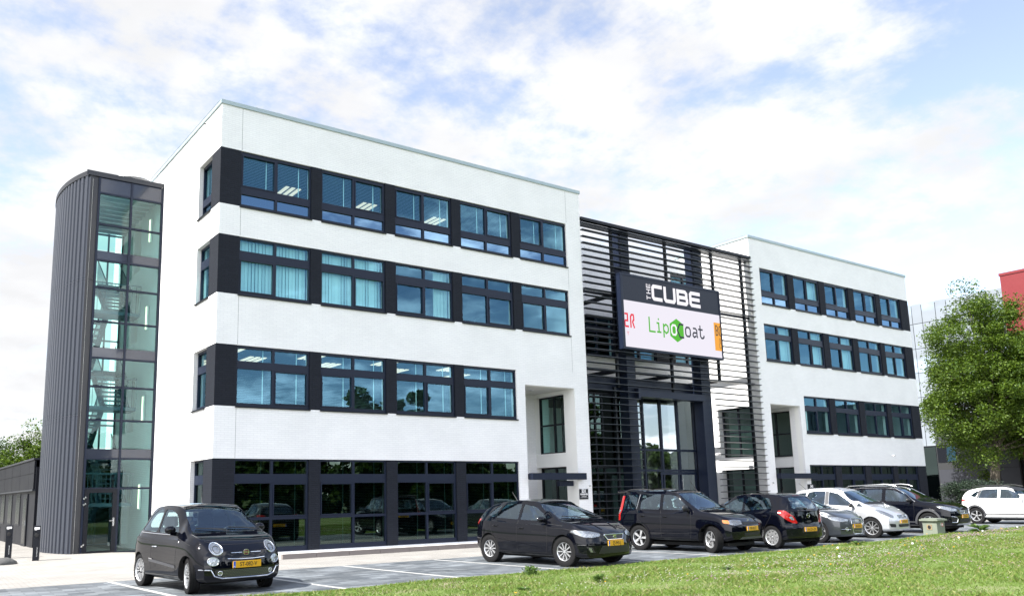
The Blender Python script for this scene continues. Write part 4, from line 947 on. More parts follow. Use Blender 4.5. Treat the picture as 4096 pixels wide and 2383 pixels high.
# pink clover drift
def flowers(n, cxs, name, lab, m, r, seed):
    rng = np.random.default_rng(seed); P = []
    for (cx_, cy_, sx2, sy2, k) in cxs: P.append(np.stack([cx_+rng.normal(size=k)*sx2, cy_+rng.normal(size=k)*sy2],1))
    P = np.concatenate(P); P = P[P[:,1] < -10.5]; k = len(P); z = GG(P[:,0],P[:,1])+rng.uniform(.04,.09,k)
    V = []; 
    for ang in range(5): V.append(np.stack([P[:,0]+r*np.cos(ang*1.257), P[:,1]+r*np.sin(ang*1.257), z+.006*np.sin(ang*2)],1))
    V = np.stack(V,1).reshape(-1,3); o = npmesh(name, V, np.arange(len(V)), 5, m); tag(o, lab, 'flowers', kind='stuff')
flowers(0, [(17,-11.9,1.6,.25,330),(20.5,-11.6,1.6,.22,200),(9.5,-13.2,1.6,.6,190),(12.5,-13.6,2.0,.6,150),(6,-14.6,1.4,.7,170),(9,-15,1.6,.8,150),(4.0,-13.6,1.2,.5,70)], 'pink_clover', 'low pink clover flowers scattered through the lawn', leafmat('pink_petals', (.36,.19,.30), (.28,.18,.27), .3), .011, 61)
flowers(0, [(10,-12.4,2.4,.5,160),(7,-13,2,.6,140),(15,-12.8,3,.6,140),(3,-13,2,.6,90)], 'daisies', 'tiny white flowers scattered through the lawn', leafmat('white_petals', (.45,.45,.42), (.36,.36,.34), .3), .012, 62)
yel = mat('dandelion_yellow', (.60,.33,.01), .7); stem_m = mat('green_stem', (.10,.17,.04), .7)
b = MB(); b.tube([(0,0,0),(.01,0,.05),(.005,.01,.09)],.003,5); st_me = b.build('stem', stem_m); b = MB(); b.lathe([(.004,.0),(.014,.006),(.023,.012),(.018,.018),(0,.02)],9,axis='z',c=(.005,.01,.088)); hd_me = b.build('flower_head', yel)
st_d, hd_d = st_me.data, hd_me.data; bpy.data.objects.remove(st_me); bpy.data.objects.remove(hd_me)
rng = np.random.default_rng(71)
spots = [(15.0,-11.1),(15.5,-11.3),(16.1,-11.2),(15.2,-11.6),(12.0,-11.0),(12.3,-11.05),(13.2,-11.2),(17.2,-11.0),(10.9,-12.0),(11.3,-12.1),(13.8,-12.0),(14.2,-12.2),(9.0,-12.6),(9.4,-12.7),(12.8,-12.6),(13.0,-12.9),(18.2,-11.4),(18.9,-11.6),(20.2,-11.1),(21.0,-11.4),(21.4,-11.2),(22.3,-11.5),(23.1,-11.6),(16.4,-12.2),(15.8,-12.5),(8.0,-13.1),(6.2,-13.3),(5.2,-13.7),(3.9,-13.4),(2.2,-13.1),(-.1,-13.6),(10.2,-13.6),(11.9,-13.5),(7.0,-14.2),(24.6,-11.6),(19.4,-12.2),(17.6,-12.6),(10.0,-11.4),(14.6,-13.2),(12.2,-14.0),(22.0,-12.0),(26.0,-11.9),(18.0,-12.1),(20.6,-12.3)]
for i, (x, y) in enumerate(spots):
    s = rng.uniform(.6,1.0); o = empty('dandelion', (x,y,float(GG(x,y))), rng.uniform(0,6), 'yellow dandelion flower in the lawn', 'dandelion', 'yellow dandelions in the lawn'); o.scale = (s,s,s)
    for nm, me in (('stem', st_d), ('flower_head', hd_d)):
        c_ = bpy.data.objects.new(nm, me); COL.objects.link(c_); c_.parent = o
puff = mat('seed_head_white', (.75,.76,.76), .9); b = MB(); b.ball((0,0,.15),.024,8,6); pm = b.build('seed_head', puff).data; bpy.data.objects.remove(bpy.data.objects['seed_head']); b = MB(); b.tube([(0,0,0),(0,.01,.13)],.003,5); ps = b.build('stem', stem_m).data; bpy.data.objects.remove([o for o in COL.objects if o.name.startswith('stem') and o.data is ps][0])
for i, (x, y) in enumerate(((10.6,-12.2),(18.3,-12.0),(23.5,-11.8),(14.9,-12.9),(20.8,-11.9),(12.4,-13.0),(8.3,-13.6))):
    o = empty('dandelion_clock', (x,y,float(GG(x,y))), 0, 'round white dandelion seed head in the lawn', 'dandelion', 'white dandelion seed heads in the lawn')
    for nm, me in (('stem', ps), ('seed_head', pm)):
        c_ = bpy.data.objects.new(nm, me); COL.objects.link(c_); c_.parent = o
def weed(loc, n, l, w, up, label, m, seed):
    rng = np.random.default_rng(seed); b = MB(); 
    for k in range(n):
        a = rng.uniform(0,6.28); e = up*rng.uniform(.4,1.2); d = Vector((math.cos(a),math.sin(a),0)); s_ = Vector((-math.sin(a),math.cos(a),0)); L_ = l*rng.uniform(.6,1.1); z0 = rng.uniform(0,.4)*l*up*(4 if n > 100 else 2)
        c0 = Vector((rng.normal()*.055,rng.normal()*.055,z0)) if n > 100 else Vector((0,0,z0)); c1 = c0+d*L_*.5+Vector((0,0,e*L_*.7)); c2 = c0+d*L_+Vector((0,0,e*L_*.6)); ww = w*rng.uniform(.6,1)
        b.add([c0, c1-s_*ww, c2, c1+s_*ww], [(0,1,2),(0,2,3)])
    o = b.build('weed', m); o.location = (loc[0],loc[1],float(GG(*loc))); return tag(o, label, 'weed', 'leafy weeds in the lawn')
WM = leafmat('weed_leaves', (.06,.13,.02), (.12,.19,.05), .3)
weed((2.6,-10.72),240,.06,.011,1.3,'bushy nettle at the edge of the lawn in front of the empty stall',WM,1)
weed((20.2,-11.1),26,.34,.05,.55,'large leafy weed to the right of the utility cabinet',WM,2)
weed((2.4,-12.75),40,.12,.018,.9,'dark green tuft of weed in front of the dark hatchback',WM,3)
weed((.7,-12.8),22,.13,.026,.4,'flat broad leaved weed at the bottom of the photo, left of the dark tuft',WM,4)
weed((5.8,-12.75),26,.15,.028,.35,'pale broad leaved weed in front of the black estate car',leafmat('pale_weed', (.20,.27,.12), (.12,.2,.06), .3),5)
weed((24.5,-12.1),24,.3,.04,.7,'leafy weed at the right edge of the lawn',WM,6)
weed((13.6,-10.95),22,.2,.035,.4,'broad leaved weed among the dandelions in front of the grey car',WM,7)
# ---------------------------------------------------------------- cars
def paint(name, col, metal=.0, rough=.32):
    m = mat(name, col, rough, metal=metal, coat=1.0, spec=.5 if metal > .3 else .0, noise=(1.3,.10)); return m
def crv(pts):
    """smooth interpolation (monotone cubic) through (x, v) points"""
    p = sorted(pts); X = np.array([a for a,_ in p]); Yv = np.array([b for _,b in p]); h = np.diff(X); d = np.diff(Yv)/h; m = np.zeros(len(X)); m[0] = d[0]; m[-1] = d[-1]
    for i in range(1,len(X)-1): m[i] = 0 if d[i-1]*d[i] <= 0 else (h[i-1]+h[i])*1.0/( (h[i-1]*.5+h[i]*.5)/d[i-1] + (h[i-1]*.5+h[i]*.5)/d[i] )
    def f(x):
        x = min(max(x,X[0]),X[-1]); i = min(max(int(np.searchsorted(X,x)-1),0),len(h)-1); t = (x-X[i])/h[i]
        return float((2*t**3-3*t*t+1)*Yv[i]+(t**3-2*t*t+t)*h[i]*m[i]+(-2*t**3+3*t*t)*Yv[i+1]+(t**3-t*t)*h[i]*m[i+1])
    return f
def cr_section(P, segs):
    out = []
    n = len(P)
    for i in range(n-1):
        p0 = P[i-1] if i else (2*P[0][0]-P[1][0], 2*P[0][1]-P[1][1]); p1, p2 = P[i], P[i+1]; p3 = P[i+2] if i+2 < n else (-P[i][0], P[i][1])
        for k in range(segs[i]):
            t = k/segs[i]
            out.append(tuple(.5*((2*p1[a])+(-p0[a]+p2[a])*t+(2*p0[a]-5*p1[a]+4*p2[a]-p3[a])*t*t+(-p0[a]+3*p1[a]-3*p2[a]+p3[a])*t**3) for a in (0,1)))
    out.append(P[-1]); return out
SEGS = [2,3,5,4,3,9,3,5]
def loft(sp, inset=0.0, x_a=None, x_b=None, zmin=None, nst=84):
    xr, xf = sp['x']; top, belt, wmx, wrf, bot = [crv(sp[k]) for k in ('top','belt','w','wroof','bot')]
    gf, gr = crv(sp['gf']), crv(sp['gr']); kf, kr = sp.get('kf',.16), sp.get('kr',.12)
    xa, xb = (x_a if x_a is not None else xr), (x_b if x_b is not None else xf)
    rows = []
    for i in range(nst+1):
        t = i/nst; x = xa+(xb-xa)*t
        zt, zb, w, wr_, zo = top(x)-inset, belt(x), wmx(x)-inset, wrf(x)-inset, bot(x)
        if zmin is not None: zo = zmin
        zb = min(zb, zt-.012); g = min(1,max(0,(zt-zb-.03)/.38)); g = g*g*(3-2*g)
        wb = w*sp.get('kb',.93); we = (wb-.05)*(1-g)+wr_*g; ze = zt-(.014*(1-g)+.085*g)
        ze = max(ze, zb+.004)
        zm = zo+(zb-zo)*.52
        P = [(w*.90,zo),(w*.975,zo+.05),(w*.99,zo+(zm-zo)*.5),(w,zm),(w*.985,zb-.07),(wb,zb),(we,ze),(we*.82,zt-(.006*(1-g)+.028*g)),(0,zt)]
        sec = cr_section(P, SEGS)
        rows.append([(x,y,z) for y,z in sec])
    rows = np.array(rows)                                                     # (nst+1, m, 3)
    m = rows.shape[1]
    V = []; F = []; idx = {}
    def deform(p):
        x,y,z = p; Wm = sp['W']
        bl_ = max(0,(x-(xf-.75))/.75)**1.7; br_ = max(0,((xr+.6)-x)/.6)**1.7
        if x_a is not None: return p
        q = min(1,abs(y)/Wm)
        return (x - bl_*(gf(z)+kf*q**3) + br_*(gr(z)+kr*q**3), y, z)
    V = [deform(p) for r in rows for p in r]; nv = len(V); V += [(x,-y,z) for x,y,z in V]
    R = lambda i,j: i*m+j
    for i in range(nst):
        for j in range(m-1): F.append((R(i,j),R(i+1,j),R(i+1,j+1),R(i,j+1))); F.append((nv+R(i,j),nv+R(i,j+1),nv+R(i+1,j+1),nv+R(i+1,j)))
        F.append((R(i,0),nv+R(i,0),nv+R(i+1,0),R(i+1,0)))
    for i in (0,nst):                                                        # end caps as grids across the width
        prev = None; K = 12
        for j in range(m):
            x,y,z = rows[i,j]; row = []
            for k in range(K+1):
                if k == 0: row.append(R(i,j)); continue
                if k == K: row.append(nv+R(i,j)); continue
                row.append(len(V)); V.append(deform((x, y*(1-2*k/K), z)))
            if prev:
                for k in range(K): f = (prev[k],prev[k+1],row[k+1],row[k]); F.append(f if i else f[::-1])
            prev = row
    me = bpy.data.meshes.new('m'); me.from_pydata(V, [], F); bm = bmesh.new(); bm.from_mesh(me)
    bmesh.ops.remove_doubles(bm, verts=bm.verts, dist=2e-4); bmesh.ops.dissolve_degenerate(bm, edges=bm.edges, dist=1e-4); bmesh.ops.recalc_face_normals(bm, faces=bm.faces); bm.to_mesh(me); bm.free()
    return me
def boolean(o, cutters, op='DIFFERENCE'):
    for c in cutters:
        md = o.modifiers.new('b','BOOLEAN'); md.object = c; md.operation = op; md.solver = 'EXACT'; md.material_mode = 'TRANSFER'
    bpy.context.view_layer.update(); me = bpy.data.meshes.new_from_object(o.evaluated_get(bpy.context.evaluated_depsgraph_get())); o.modifiers.clear(); o.data = me
    for c in cutters: bpy.data.objects.remove(c)
def prism(poly, plane, a, b, m):
    f = {'side': lambda u,v,w: (u,w,v), 'front': lambda u,v,w: (w,u,v), 'top': lambda u,v,w: (u,v,w)}[plane]; n = len(poly); mb = MB()
    mb.add([f(u,v,a) for u,v in poly]+[f(u,v,b) for u,v in poly], [tuple(range(n)), tuple(range(2*n-1,n-1,-1))]+[(i,n+i,n+(i+1)%n,(i+1)%n) for i in range(n)])
    return mb.build('cut', m, weld=True)
def rounded(poly, r, n=4):
    out = []; N = len(poly)
    for i in range(N):
        p, a, b = Vector(poly[i]), Vector(poly[i-1]), Vector(poly[(i+1)%N]); u, v = (a-p), (b-p); rr = min(r, u.length*.45, v.length*.45); s, e = p+u.normalized()*rr, p+v.normalized()*rr
        for k in range(n+1): t = k/n; out.append(tuple(s*(1-t)**2+p*2*t*(1-t)+e*t*t))
    return out
class Car:
    def __init__(s, sp, name, loc, heading, label):
        s.sp = sp; s.root = empty(name, (0,0,0), 0, label, 'car', 'cars parked in front of the building'); s.loc, s.hd = loc, heading
        me = loft(sp); s.base = me; bm = bmesh.new(); bm.from_mesh(me); s.bvh = BVHTree.FromBMesh(bm); bm.free()
        body = link('body', me.copy(), [sp['paint']], s.root); s.body = body
        cav = link('cut', loft(sp, .045, *sp['cab'], zmin=sp.get('cabz',.42), nst=44), [MT['cabin']])
        cuts = [cav]
        for (pl, poly) in sp['glass']:
            if pl == 'side': cuts.append(prism(poly, 'side', -2, 2, sp['paint']))
            elif pl == 'front': cuts.append(prism(poly, 'front', sp['cab'][1]-sp.get('wsx',.9), 3, sp['paint']))
            elif pl == 'rear': cuts.append(prism(poly, 'front', -3, sp['cab'][0]+sp.get('rsx',.7), sp['paint']))
        Rw = sp['R']; ht = sp['W']
        for xw in sp['ax']:
            for sd in (-1,1):
                mb = MB(); n = 40; r = Rw+sp.get('arch',.045); y0, y1 = (ht-.30)*sd, (ht+.2)*sd
                mb.add([(xw+r*math.cos(2*math.pi*k/n), y, Rw+r*math.sin(2*math.pi*k/n)) for y in (y0,y1) for k in range(n)], [tuple(range(n)), tuple(range(2*n-1,n-1,-1))]+[(k,n+k,n+(k+1)%n,(k+1)%n) for k in range(n)])
                cuts.append(mb.build('cut', MT['cavity'], weld=True))
        boolean(body, cuts)
        body.data.polygons.foreach_set('use_smooth', [True]*len(body.data.polygons)); body.data.set_sharp_from_angle(angle=math.radians(32))
        for (pl, poly), gm in zip(sp['glass'], sp.get('gm', ['carglass']*9)):
            for sd in ((1,-1) if pl == 'side' else (1,)): s.patch('window' if pl == 'side' else 'windscreen' if pl == 'front' else 'rear_window', poly, pl, MT[gm], off=-.006, sd=sd, step=.07, grow=.012)
        s.interior(); s.wheels()
    def ray(s, pl, u, v, sd=1):
        if pl == 'side': o_, d_ = Vector((u,2.5*sd,v)), Vector((0,-sd,0))
        elif pl == 'front': o_, d_ = Vector((4,u,v)), Vector((-1,0,0))
        elif pl == 'rear': o_, d_ = Vector((-4,u,v)), Vector((1,0,0))
        elif pl[:2] == 'dg':
            a = math.radians(float(pl[3:])); o2 = Vector((math.cos(a), math.sin(a)*sd, 0)); t2 = Vector((-math.sin(a), math.cos(a)*sd, 0)); o_, d_ = o2*4+t2*u+Vector((0,0,v)), -o2
        else: o_, d_ = Vector((u,v,3)), Vector((0,0,-1))
        h = s.bvh.ray_cast(o_, d_)
        return (h[0], h[1]) if h[0] is not None else None
    def patch(s, name, poly, pl, m, off=.003, sd=1, step=.05, grow=0, parent=None, holes=None, smooth=True):
        P = [Vector(p) for p in poly]
        if grow:
            c = sum(P, Vector((0,0)))/len(P); P = [p+(p-c).normalized()*grow for p in P]
        loops = [P]+[[Vector(q) for q in h] for h in (holes or [])]
        vs = []; ed = []
        for lp in loops:
            pts = []
            for i,p in enumerate(lp):
                q = lp[(i+1)%len(lp)]; k = max(1,int((q-p).length/step))
                for t in range(k): pts.append(p.lerp(q,t/k))
            b0 = len(vs); vs += pts; ed += [(b0+i, b0+(i+1)%len(pts)) for i in range(len(pts))]
        xs_, ys2 = [p.x for p in P], [p.y for p in P]; x = min(xs_)+step*.5
        nb = len(vs)
        def inside(p, lp):
            c = False
            for i in range(len(lp)):
                a, b = lp[i], lp[i-1]
                if (a.y > p.y) != (b.y > p.y) and p.x < (b.x-a.x)*(p.y-a.y)/(b.y-a.y)+a.x: c = not c
            return c
        while x < max(xs_):
            y = min(ys2)+step*.5
            while y < max(ys2):
                p = Vector((x,y))
                if inside(p, loops[0]) and not any(inside(p, l) for l in loops[1:]) and all((p-q).length > step*.45 for q in vs[:nb]): vs.append(p)
                y += step
            x += step
        r = geometry.delaunay_2d_cdt(vs, ed, [], 1 if not holes else 2, 1e-6)
        V = []; okk = []
        for p in r[0]:
            h = s.ray(pl, p.x, p.y, sd)
            if h is None: V.append((0,0,0)); okk.append(False)
            else: V.append(tuple(h[0]+h[1]*off)); okk.append(True)
        F = [f for f in r[2] if all(okk[i] for i in f)]
        if holes: F = [f for f in F if inside(sum((r[0][i] for i in f), Vector((0,0)))/3, loops[0]) and not any(inside(sum((r[0][i] for i in f), Vector((0,0)))/3, l) for l in loops[1:])]
        if not F: return None
        me = bpy.data.meshes.new(name); me.from_pydata(V, [], F); bm = bmesh.new(); bm.from_mesh(me); bmesh.ops.delete(bm, geom=[v for v in bm.verts if not v.link_faces], context='VERTS'); bmesh.ops.recalc_face_normals(bm, faces=bm.faces)
        # face outwards
        c = Vector((0,0,.7))
        if sum((f.normal.dot(f.calc_center_median()-c))*f.calc_area() for f in bm.faces) < 0: bmesh.ops.reverse_faces(bm, faces=bm.faces)
        bm.to_mesh(me); bm.free()
        if smooth: me.polygons.foreach_set('use_smooth', [True]*len(me.polygons))
        return link(name, me, m, parent or s.root)
    def line(s, name, pts, pl, w, m, off=.003, sd=1, closed=False, parent=None, tube=False, step=.06):
        P = [Vector(p) for p in pts]; fine = []
        n = len(P)
        for i in range(n if closed else n-1):
            a, b = P[i], P[(i+1)%n]; k = max(1,int((b-a).length/step)); fine += [a.lerp(b,t/k) for t in range(k)]
        if not closed: fine.append(P[-1])
        if tube:
            hits = [s.ray(pl, p.x, p.y, sd) for p in fine]; pp = [h[0]+h[1]*off for h in hits if h]
            if len(pp) < 2: return
            if closed: pp.append(pp[0])
            mb = MB(); mb.tube(pp, w/2, 6); return mb.build(name, m, parent or s.root, smooth=True)
        vs, fs = stroke_poly(fine, w, closed); V = []; ok = []
        for v in vs:
            h = s.ray(pl, v.x, v.y, sd); ok.append(h is not None); V.append(tuple(h[0]+h[1]*off) if h else (0,0,0))
        mb = MB(); mb.add(V, [f for f in fs if all(ok[i] for i in f)]); 
        return mb.build(name, m, parent or s.root)
    def wrap(s, name, pts, ang, m, off=.007, step=.035, ring=None, r=.025):
        a = math.radians(ang); P = rounded([(-math.sin(a)*x+math.cos(a)*y, z) for x,y,z in pts], r)
        for sd in (1,-1):
            o = s.patch(name, P, 'dg:%g' % ang, m, off=off, sd=sd, step=step)
            if ring and o: s.line('lamp_edge', P, 'dg:%g' % ang, ring, MT['gap'], off=off+.001, sd=sd, closed=True, parent=o)
    def both(s, fn, *a, **k):
        for sd in (1,-1): fn(*a, sd=sd, **k)
    def mirror_front(s, name, poly, m, pl='front', **k):
        s.patch(name, poly, pl, m, **k); s.patch(name, [(-u,v) for u,v in poly][::-1], pl, m, **k)
    def interior(s):
        sp = s.sp; fl_ = sp.get('seat', .50); xs0 = sp.get('seatx', (.0,-.85))
        for xi, x in enumerate(xs0):
            for y in (.34,-.34):
                b = MB(); R_ = Matrix.Rotation(math.radians(-14),3,'Y')
                b.box(x-.06,y-.23,fl_-.05,x+.06,y+.23,fl_+.50, rot=R_, piv=(x,y,fl_)); b.box(x-.02,y-.24,fl_-.12,x+.48,y+.24,fl_+.0)
                b.box(x-.19,y-.13,fl_+.55,x-.09,y+.13,fl_+.74, rot=R_)
                b.build('seat', MT['cabin'], s.root, bevel=.03, smooth=True)
        xd = sp['cab'][1]-.28; b = MB(); b.box(xd-.32,-.62,.62,xd-.02,.62,min(.90,sp['dash'])); b.build('dashboard', MT['plastic'], s.root, bevel=.05, smooth=True)
        b = MB(); c = Vector((xd-.42,.34,sp['dash']-.02)); R_ = Matrix.Rotation(math.radians(-65),3,'Y'); b.tube([c+R_@Vector((.18*math.cos(t),.18*math.sin(t),0)) for t in [2*math.pi*k/20 for k in range(21)]], .014, 6); b.bar(c+R_@Vector((-.17,0,0)), c+R_@Vector((.17,0,0)), .03); b.bar(c+R_@Vector((0,-.17,0)), c+R_@Vector((0,.17,0)), .03); b.build('steering_wheel', MT['plastic'], s.root)
    def wheels(s):
        sp = s.sp; R_ = sp['R']; wd = sp.get('tw',.20); rr = R_*sp.get('rim',.66); st = sp.get('spokes',('multi',10))
        for xi, xw in enumerate(sp['ax']):
            for sd in (1,-1):
                w = empty('wheel', (xw, sd*(sp['W']-.035-wd/2), R_)); w.parent = s.root; w.scale = (1/LS,1,1)
                w.rotation_euler = (0,0,(math.radians(sp.get('steer',0)) if xi == 0 else 0))
                b = MB(); h = wd/2
                b.lathe([(rr-.005,-h*.82),(rr+.012,-h*.96),(R_*.86,-h),(R_*.955,-h*.93),(R_-.004,-h*.72),(R_,-h*.68),(R_,-h*.3),(R_-.009,-h*.28),(R_-.009,-h*.2),(R_,-h*.18),(R_,h*.18),(R_-.009,h*.2),(R_-.009,h*.28),(R_,h*.3),(R_,h*.68),(R_-.004,h*.72),(R_*.955,h*.93),(R_*.86,h),(rr+.012,h*.96),(rr-.005,h*.82)], 40)
                for k in range(56):                                    # tread shoulder blocks
                    t = 2*math.pi*k/56
                    for q in (-1,1):
                        c = Vector((math.cos(t)*(R_-.006), q*h*.86, math.sin(t)*(R_-.006))); b.box(c.x-.008,c.y-h*.08,c.z-.008,c.x+.008,c.y+h*.08,c.z+.008, rot=Matrix.Rotation(-t,3,'Y'))
                b.build('tyre', MT['rubber'], w, smooth=True)
                b = MB(); o_ = sd; yo = o_*h*.80
                b.lathe([(rr,yo),(rr*.985,yo+o_*.012),(rr*.93,yo),(rr*.90,yo-o_*.05),(rr*.88,-o_*h*.6)], 40, mi=0)
                b.lathe([(0,-o_*h*.2),(rr*.9,-o_*h*.2)], 30, mi=1)
                b.lathe([(0,yo-o_*.005),(rr*.13,yo-o_*.005),(rr*.17,yo-o_*.02),(rr*.22,yo-o_*.05)], 24, mi=0)
                kind, ns = st
                for k in range(ns):
                    t0 = 2*math.pi*k/ns
                    if kind == 'multi': spk = [(t0, .085*rr+.002, .115*rr)]
                    elif kind == 'five': spk = [(t0, .19*rr, .30*rr)]
                    elif kind == 'cap': spk = [(t0, .30*rr, .36*rr)]
                    elif kind == 'split': spk = [(t0-.16, .04*rr, .10*rr), (t0+.16, .04*rr, .10*rr)]
                    else: spk = [(t0, .14*rr, .24*rr)]
                    for (t, wi, wo) in spk:
                        tw_ = t + (.18 if kind == 'twist' else 0)
                        er, et = Vector((math.cos(t),0,math.sin(t))), Vector((-math.sin(t),0,math.cos(t)))
                        er2, et2 = Vector((math.cos(tw_),0,math.sin(tw_))), Vector((-math.sin(tw_),0,math.cos(tw_)))
                        Yv = Vector((0,1,0)); a0, a1 = er*rr*.12+Yv*(yo-o_*.015), er2*rr*.95+Yv*(yo-o_*.008)
                        dp = Yv*(-o_*.035)
                        b.add([a0-et*wi/2,a0+et*wi/2,a1+et2*wo/2,a1-et2*wo/2,a0-et*wi/2+dp,a0+et*wi/2+dp,a1+et2*wo/2+dp,a1-et2*wo/2+dp], [(0,1,2,3),(0,4,5,1),(2,6,7,3),(1,5,6,2),(0,3,7,4)], 0)
                if kind == 'cap':
                    b.lathe([(rr*.2,yo-o_*.012),(rr*.48,yo-o_*.004)], 30, mi=0); b.lathe([(rr*.80,yo-o_*.004),(rr*.95,yo-o_*.004)], 36, mi=0)
                for k in range(5):
                    t = 2*math.pi*k/5+.3; b.lathe([(0,yo+o_*.000),(.011,yo+o_*.000),(.011,yo-o_*.02)], 8, mi=1, c=(rr*.25*math.cos(t),0,rr*.25*math.sin(t)))
                b.build('rim', [sp.get('rimm', MT['alloy']), MT['gap']], w, smooth=True, angle=30)
    def plate(s, txt, z, rear=False, y=0, x=None, w=.52):
        pl = 'rear' if rear else 'front'; h = s.ray(pl, y, z); sgn = -1 if rear else 1
        px = x if x is not None else h[0].x+sgn*.012
        p = empty('number_plate', (px, y, z), 0); p.parent = s.root
        p.rotation_euler = (0,0,math.radians(-90 if rear else 90)); H = .11
        b = MB(); b.box(-w/2,-.008,-H/2,w/2,.012,H/2); b.build('plate_board', MT['plate'], p, bevel=.003)
        b = MB(); b.box(-w/2+.004,-.0095,-H/2+.003,-w/2+.045,-.0085,H/2-.003); b.build('plate_band', MT['plateblue'], p)
        put_text('plate_lettering', 'NL', .03, MT['letter_white'], p, Matrix.Translation((-w/2+.024,-.0102,-.032)) @ FACE_FRONT, ext=.0004)
        put_text('plate_lettering', txt, .098, MT['platetxt'], p, Matrix.Translation((.022,-.0102,-.002)) @ FACE_FRONT, ext=.0006, bold=.0008, sx=.86)
    def badge(s, kind, u, v, r, pl='front', m=None):
        h = s.ray(pl, u, v); 
        if not h: return
        sgn = 1 if pl == 'front' else -1; m = m or MT['chrome']; c = h[0]; o = empty('badge', (c.x+sgn*.008,c.y,c.z), 0); o.parent = s.root; o.rotation_euler = (0,0,math.radians(90*sgn))
        b = MB()
        def st(pts, w, cl=False): 
            vs, fs = stroke_poly(pts, w, cl); b.add([(x,-.004,z) for x,z in vs]+[(x,.004,z) for x,z in vs], [f for f in fs]); b.add([(x,-.004,z) for x,z in vs], [])
        def circ(cx,cz,rad,w,n=28): b.tube([(cx+rad*math.cos(2*math.pi*k/n),0,cz+rad*math.sin(2*math.pi*k/n)) for k in range(n+1)], w/2, 6)
        if kind == 'rings':
            for k in range(4): circ((k-1.5)*r*.72,0,r*.5,r*.11)
        elif kind == 'star':
            circ(0,0,r,r*.14)
            for k in range(3): t = math.pi/2+k*2*math.pi/3; b.tube([(0,0,0),(r*math.cos(t),0,r*math.sin(t))],[r*.14,r*.03],6)
        elif kind == 'bolt': circ(0,0,r,r*.16); st([(-r*1.25,r*.12),(r*.25,r*.12),(-r*.25,-r*.12),(r*1.25,-r*.12)], r*.16)
        elif kind == 'H': 
            b.bar((-r*.5,0,-r*.8),(-r*.65,0,r*.8),r*.25,.01); b.bar((r*.5,0,-r*.8),(r*.65,0,r*.8),r*.25,.01); b.bar((-r*.5,0,0),(r*.5,0,0),r*.22,.01)
        elif kind == 'S':
            for k,(z0) in enumerate((.5,-.5)): st([(r*.9*(1 if k == 0 else -1),z0*r*1.1),(-r*.8*(1 if k == 0 else -1),z0*r*1.1),(-r*.8*(1 if k == 0 else -1),z0*r*.25)], r*.42)
            b.bar((-r*.9,0,r*.18),(r*.9,0,-r*.18),r*.3,.01)
        elif kind == 'disc':
            b.lathe([(0,-.006),(r*.98,-.004),(r,.006)],24); 
        elif kind == 'lion': b.bar((0,0,-r),(0,0,r*.6),r*.5,.01); b.bar((-r*.6,0,r*.1),(r*.6,0,r*.5),r*.3,.01); b.bar((-r*.4,0,-r),(0,0,0),r*.3,.01)
        elif kind == 'oval': circ(0,0,r,r*.15); st([(-r*.4,-r*.5),(-r*.2,r*.5)],r*.15); st([(r*.2,-r*.5),(r*.4,r*.5)],r*.15)
        b.build('badge_mark', m, o, smooth=True)
        if kind == 'disc':
            b = MB(); b.box(-r*.68,-.010,-r*.62,r*.68,-.0065,r*.62); b.build('badge_field', mat('badge_red', (.10,.012,.03), .3), o, bevel=.002)
            put_text('badge_lettering', 'FIAT', r*.78, MT['chrome'], o, Matrix.Translation((0,-.0112,0)) @ FACE_FRONT, ext=.0006, bold=.001, sx=.85)
    def mirror(s, x, z, m, y=None, size=(.085,.11,.065), drop=.0):
        for sd in (1,-1):
            h = s.ray('side', x, z-.03, sd); yb = abs(h[0].y) if h else s.sp['W']*.9
            yy = sd*(yb+.13); b = MB(); b.ball((x-.02,yy,z+.03+drop), size, 14, 10)
            for i,v in enumerate(b.v): 
                if v[0] < x-.045: b.v[i] = (x-.045, v[1], v[2])
            b.bar((x+.02,sd*(yb-.02),z-.02),(x,yy,z+.01),.07,.03,up=(1,0,0)); o = b.build('wing_mirror', m, s.root, smooth=True)
            b = MB(); b.lathe([(0,x-.049),(size[1]*.68,x-.049)],16,axis='x',c=(0,yy,z+.03+drop)); g = b.build('mirror_glass', MT['chrome'], o)
            for v in g.data.vertices: v.co.z = z+.03+drop+(v.co.z-(z+.03+drop))*.6
    def handle(s, x, z, m):
        for sd in (1,-1):
            h = s.ray('side', x, z, sd)
            if not h: continue
            y = h[0].y; b = MB(); b.tube([(x-.09,y-sd*.005,z),(x-.06,y+sd*.022,z+.003),(x+.06,y+sd*.022,z+.003),(x+.09,y-sd*.005,z)],.013,8); b.build('door_handle', m, s.root, smooth=True)
            s.patch('handle_recess', rounded([(x-.07,z-.028),(x+.07,z-.028),(x+.07,z+.02),(x-.07,z+.02)],.02), 'side', MT['gap'], off=.0015, sd=sd)
    def gaps(s, doors, w=.008):
        for sd in (1,-1):
            for pts in doors: s.line('door_gap', pts, 'side', w, MT['gap'], off=.0015, sd=sd)
    def wipers(s, x, z, front=True):
        for (a, b_) in (((-.55,-.0),(0,0)),((.05,.62),(0,0))):
            pts = [s.ray('front', y, z+.02+.03*abs(y-a[1])*2) for y in np.linspace(a[0],a[1],7)]
            pp = [h[0]+h[1]*.02 for h in pts if h]
            if len(pp) > 2: b = MB(); b.tube(pp,.010,5); b.tube([pp[len(pp)//2]+Vector((.0,0,.005)), pp[-1]+Vector((.12,0,-.03))],.008,5); b.build('wiper', MT['plastic'], s.root)
    def aerial(s, x, y, z, l=.32, rake=-.25): b = MB(); b.tube([(x,y,z-.02),(x+rake*.15,y,z+.03),(x+rake,y,z+l)],[.014,.008,.003],6); b.build('aerial', MT['plastic'], s.root)
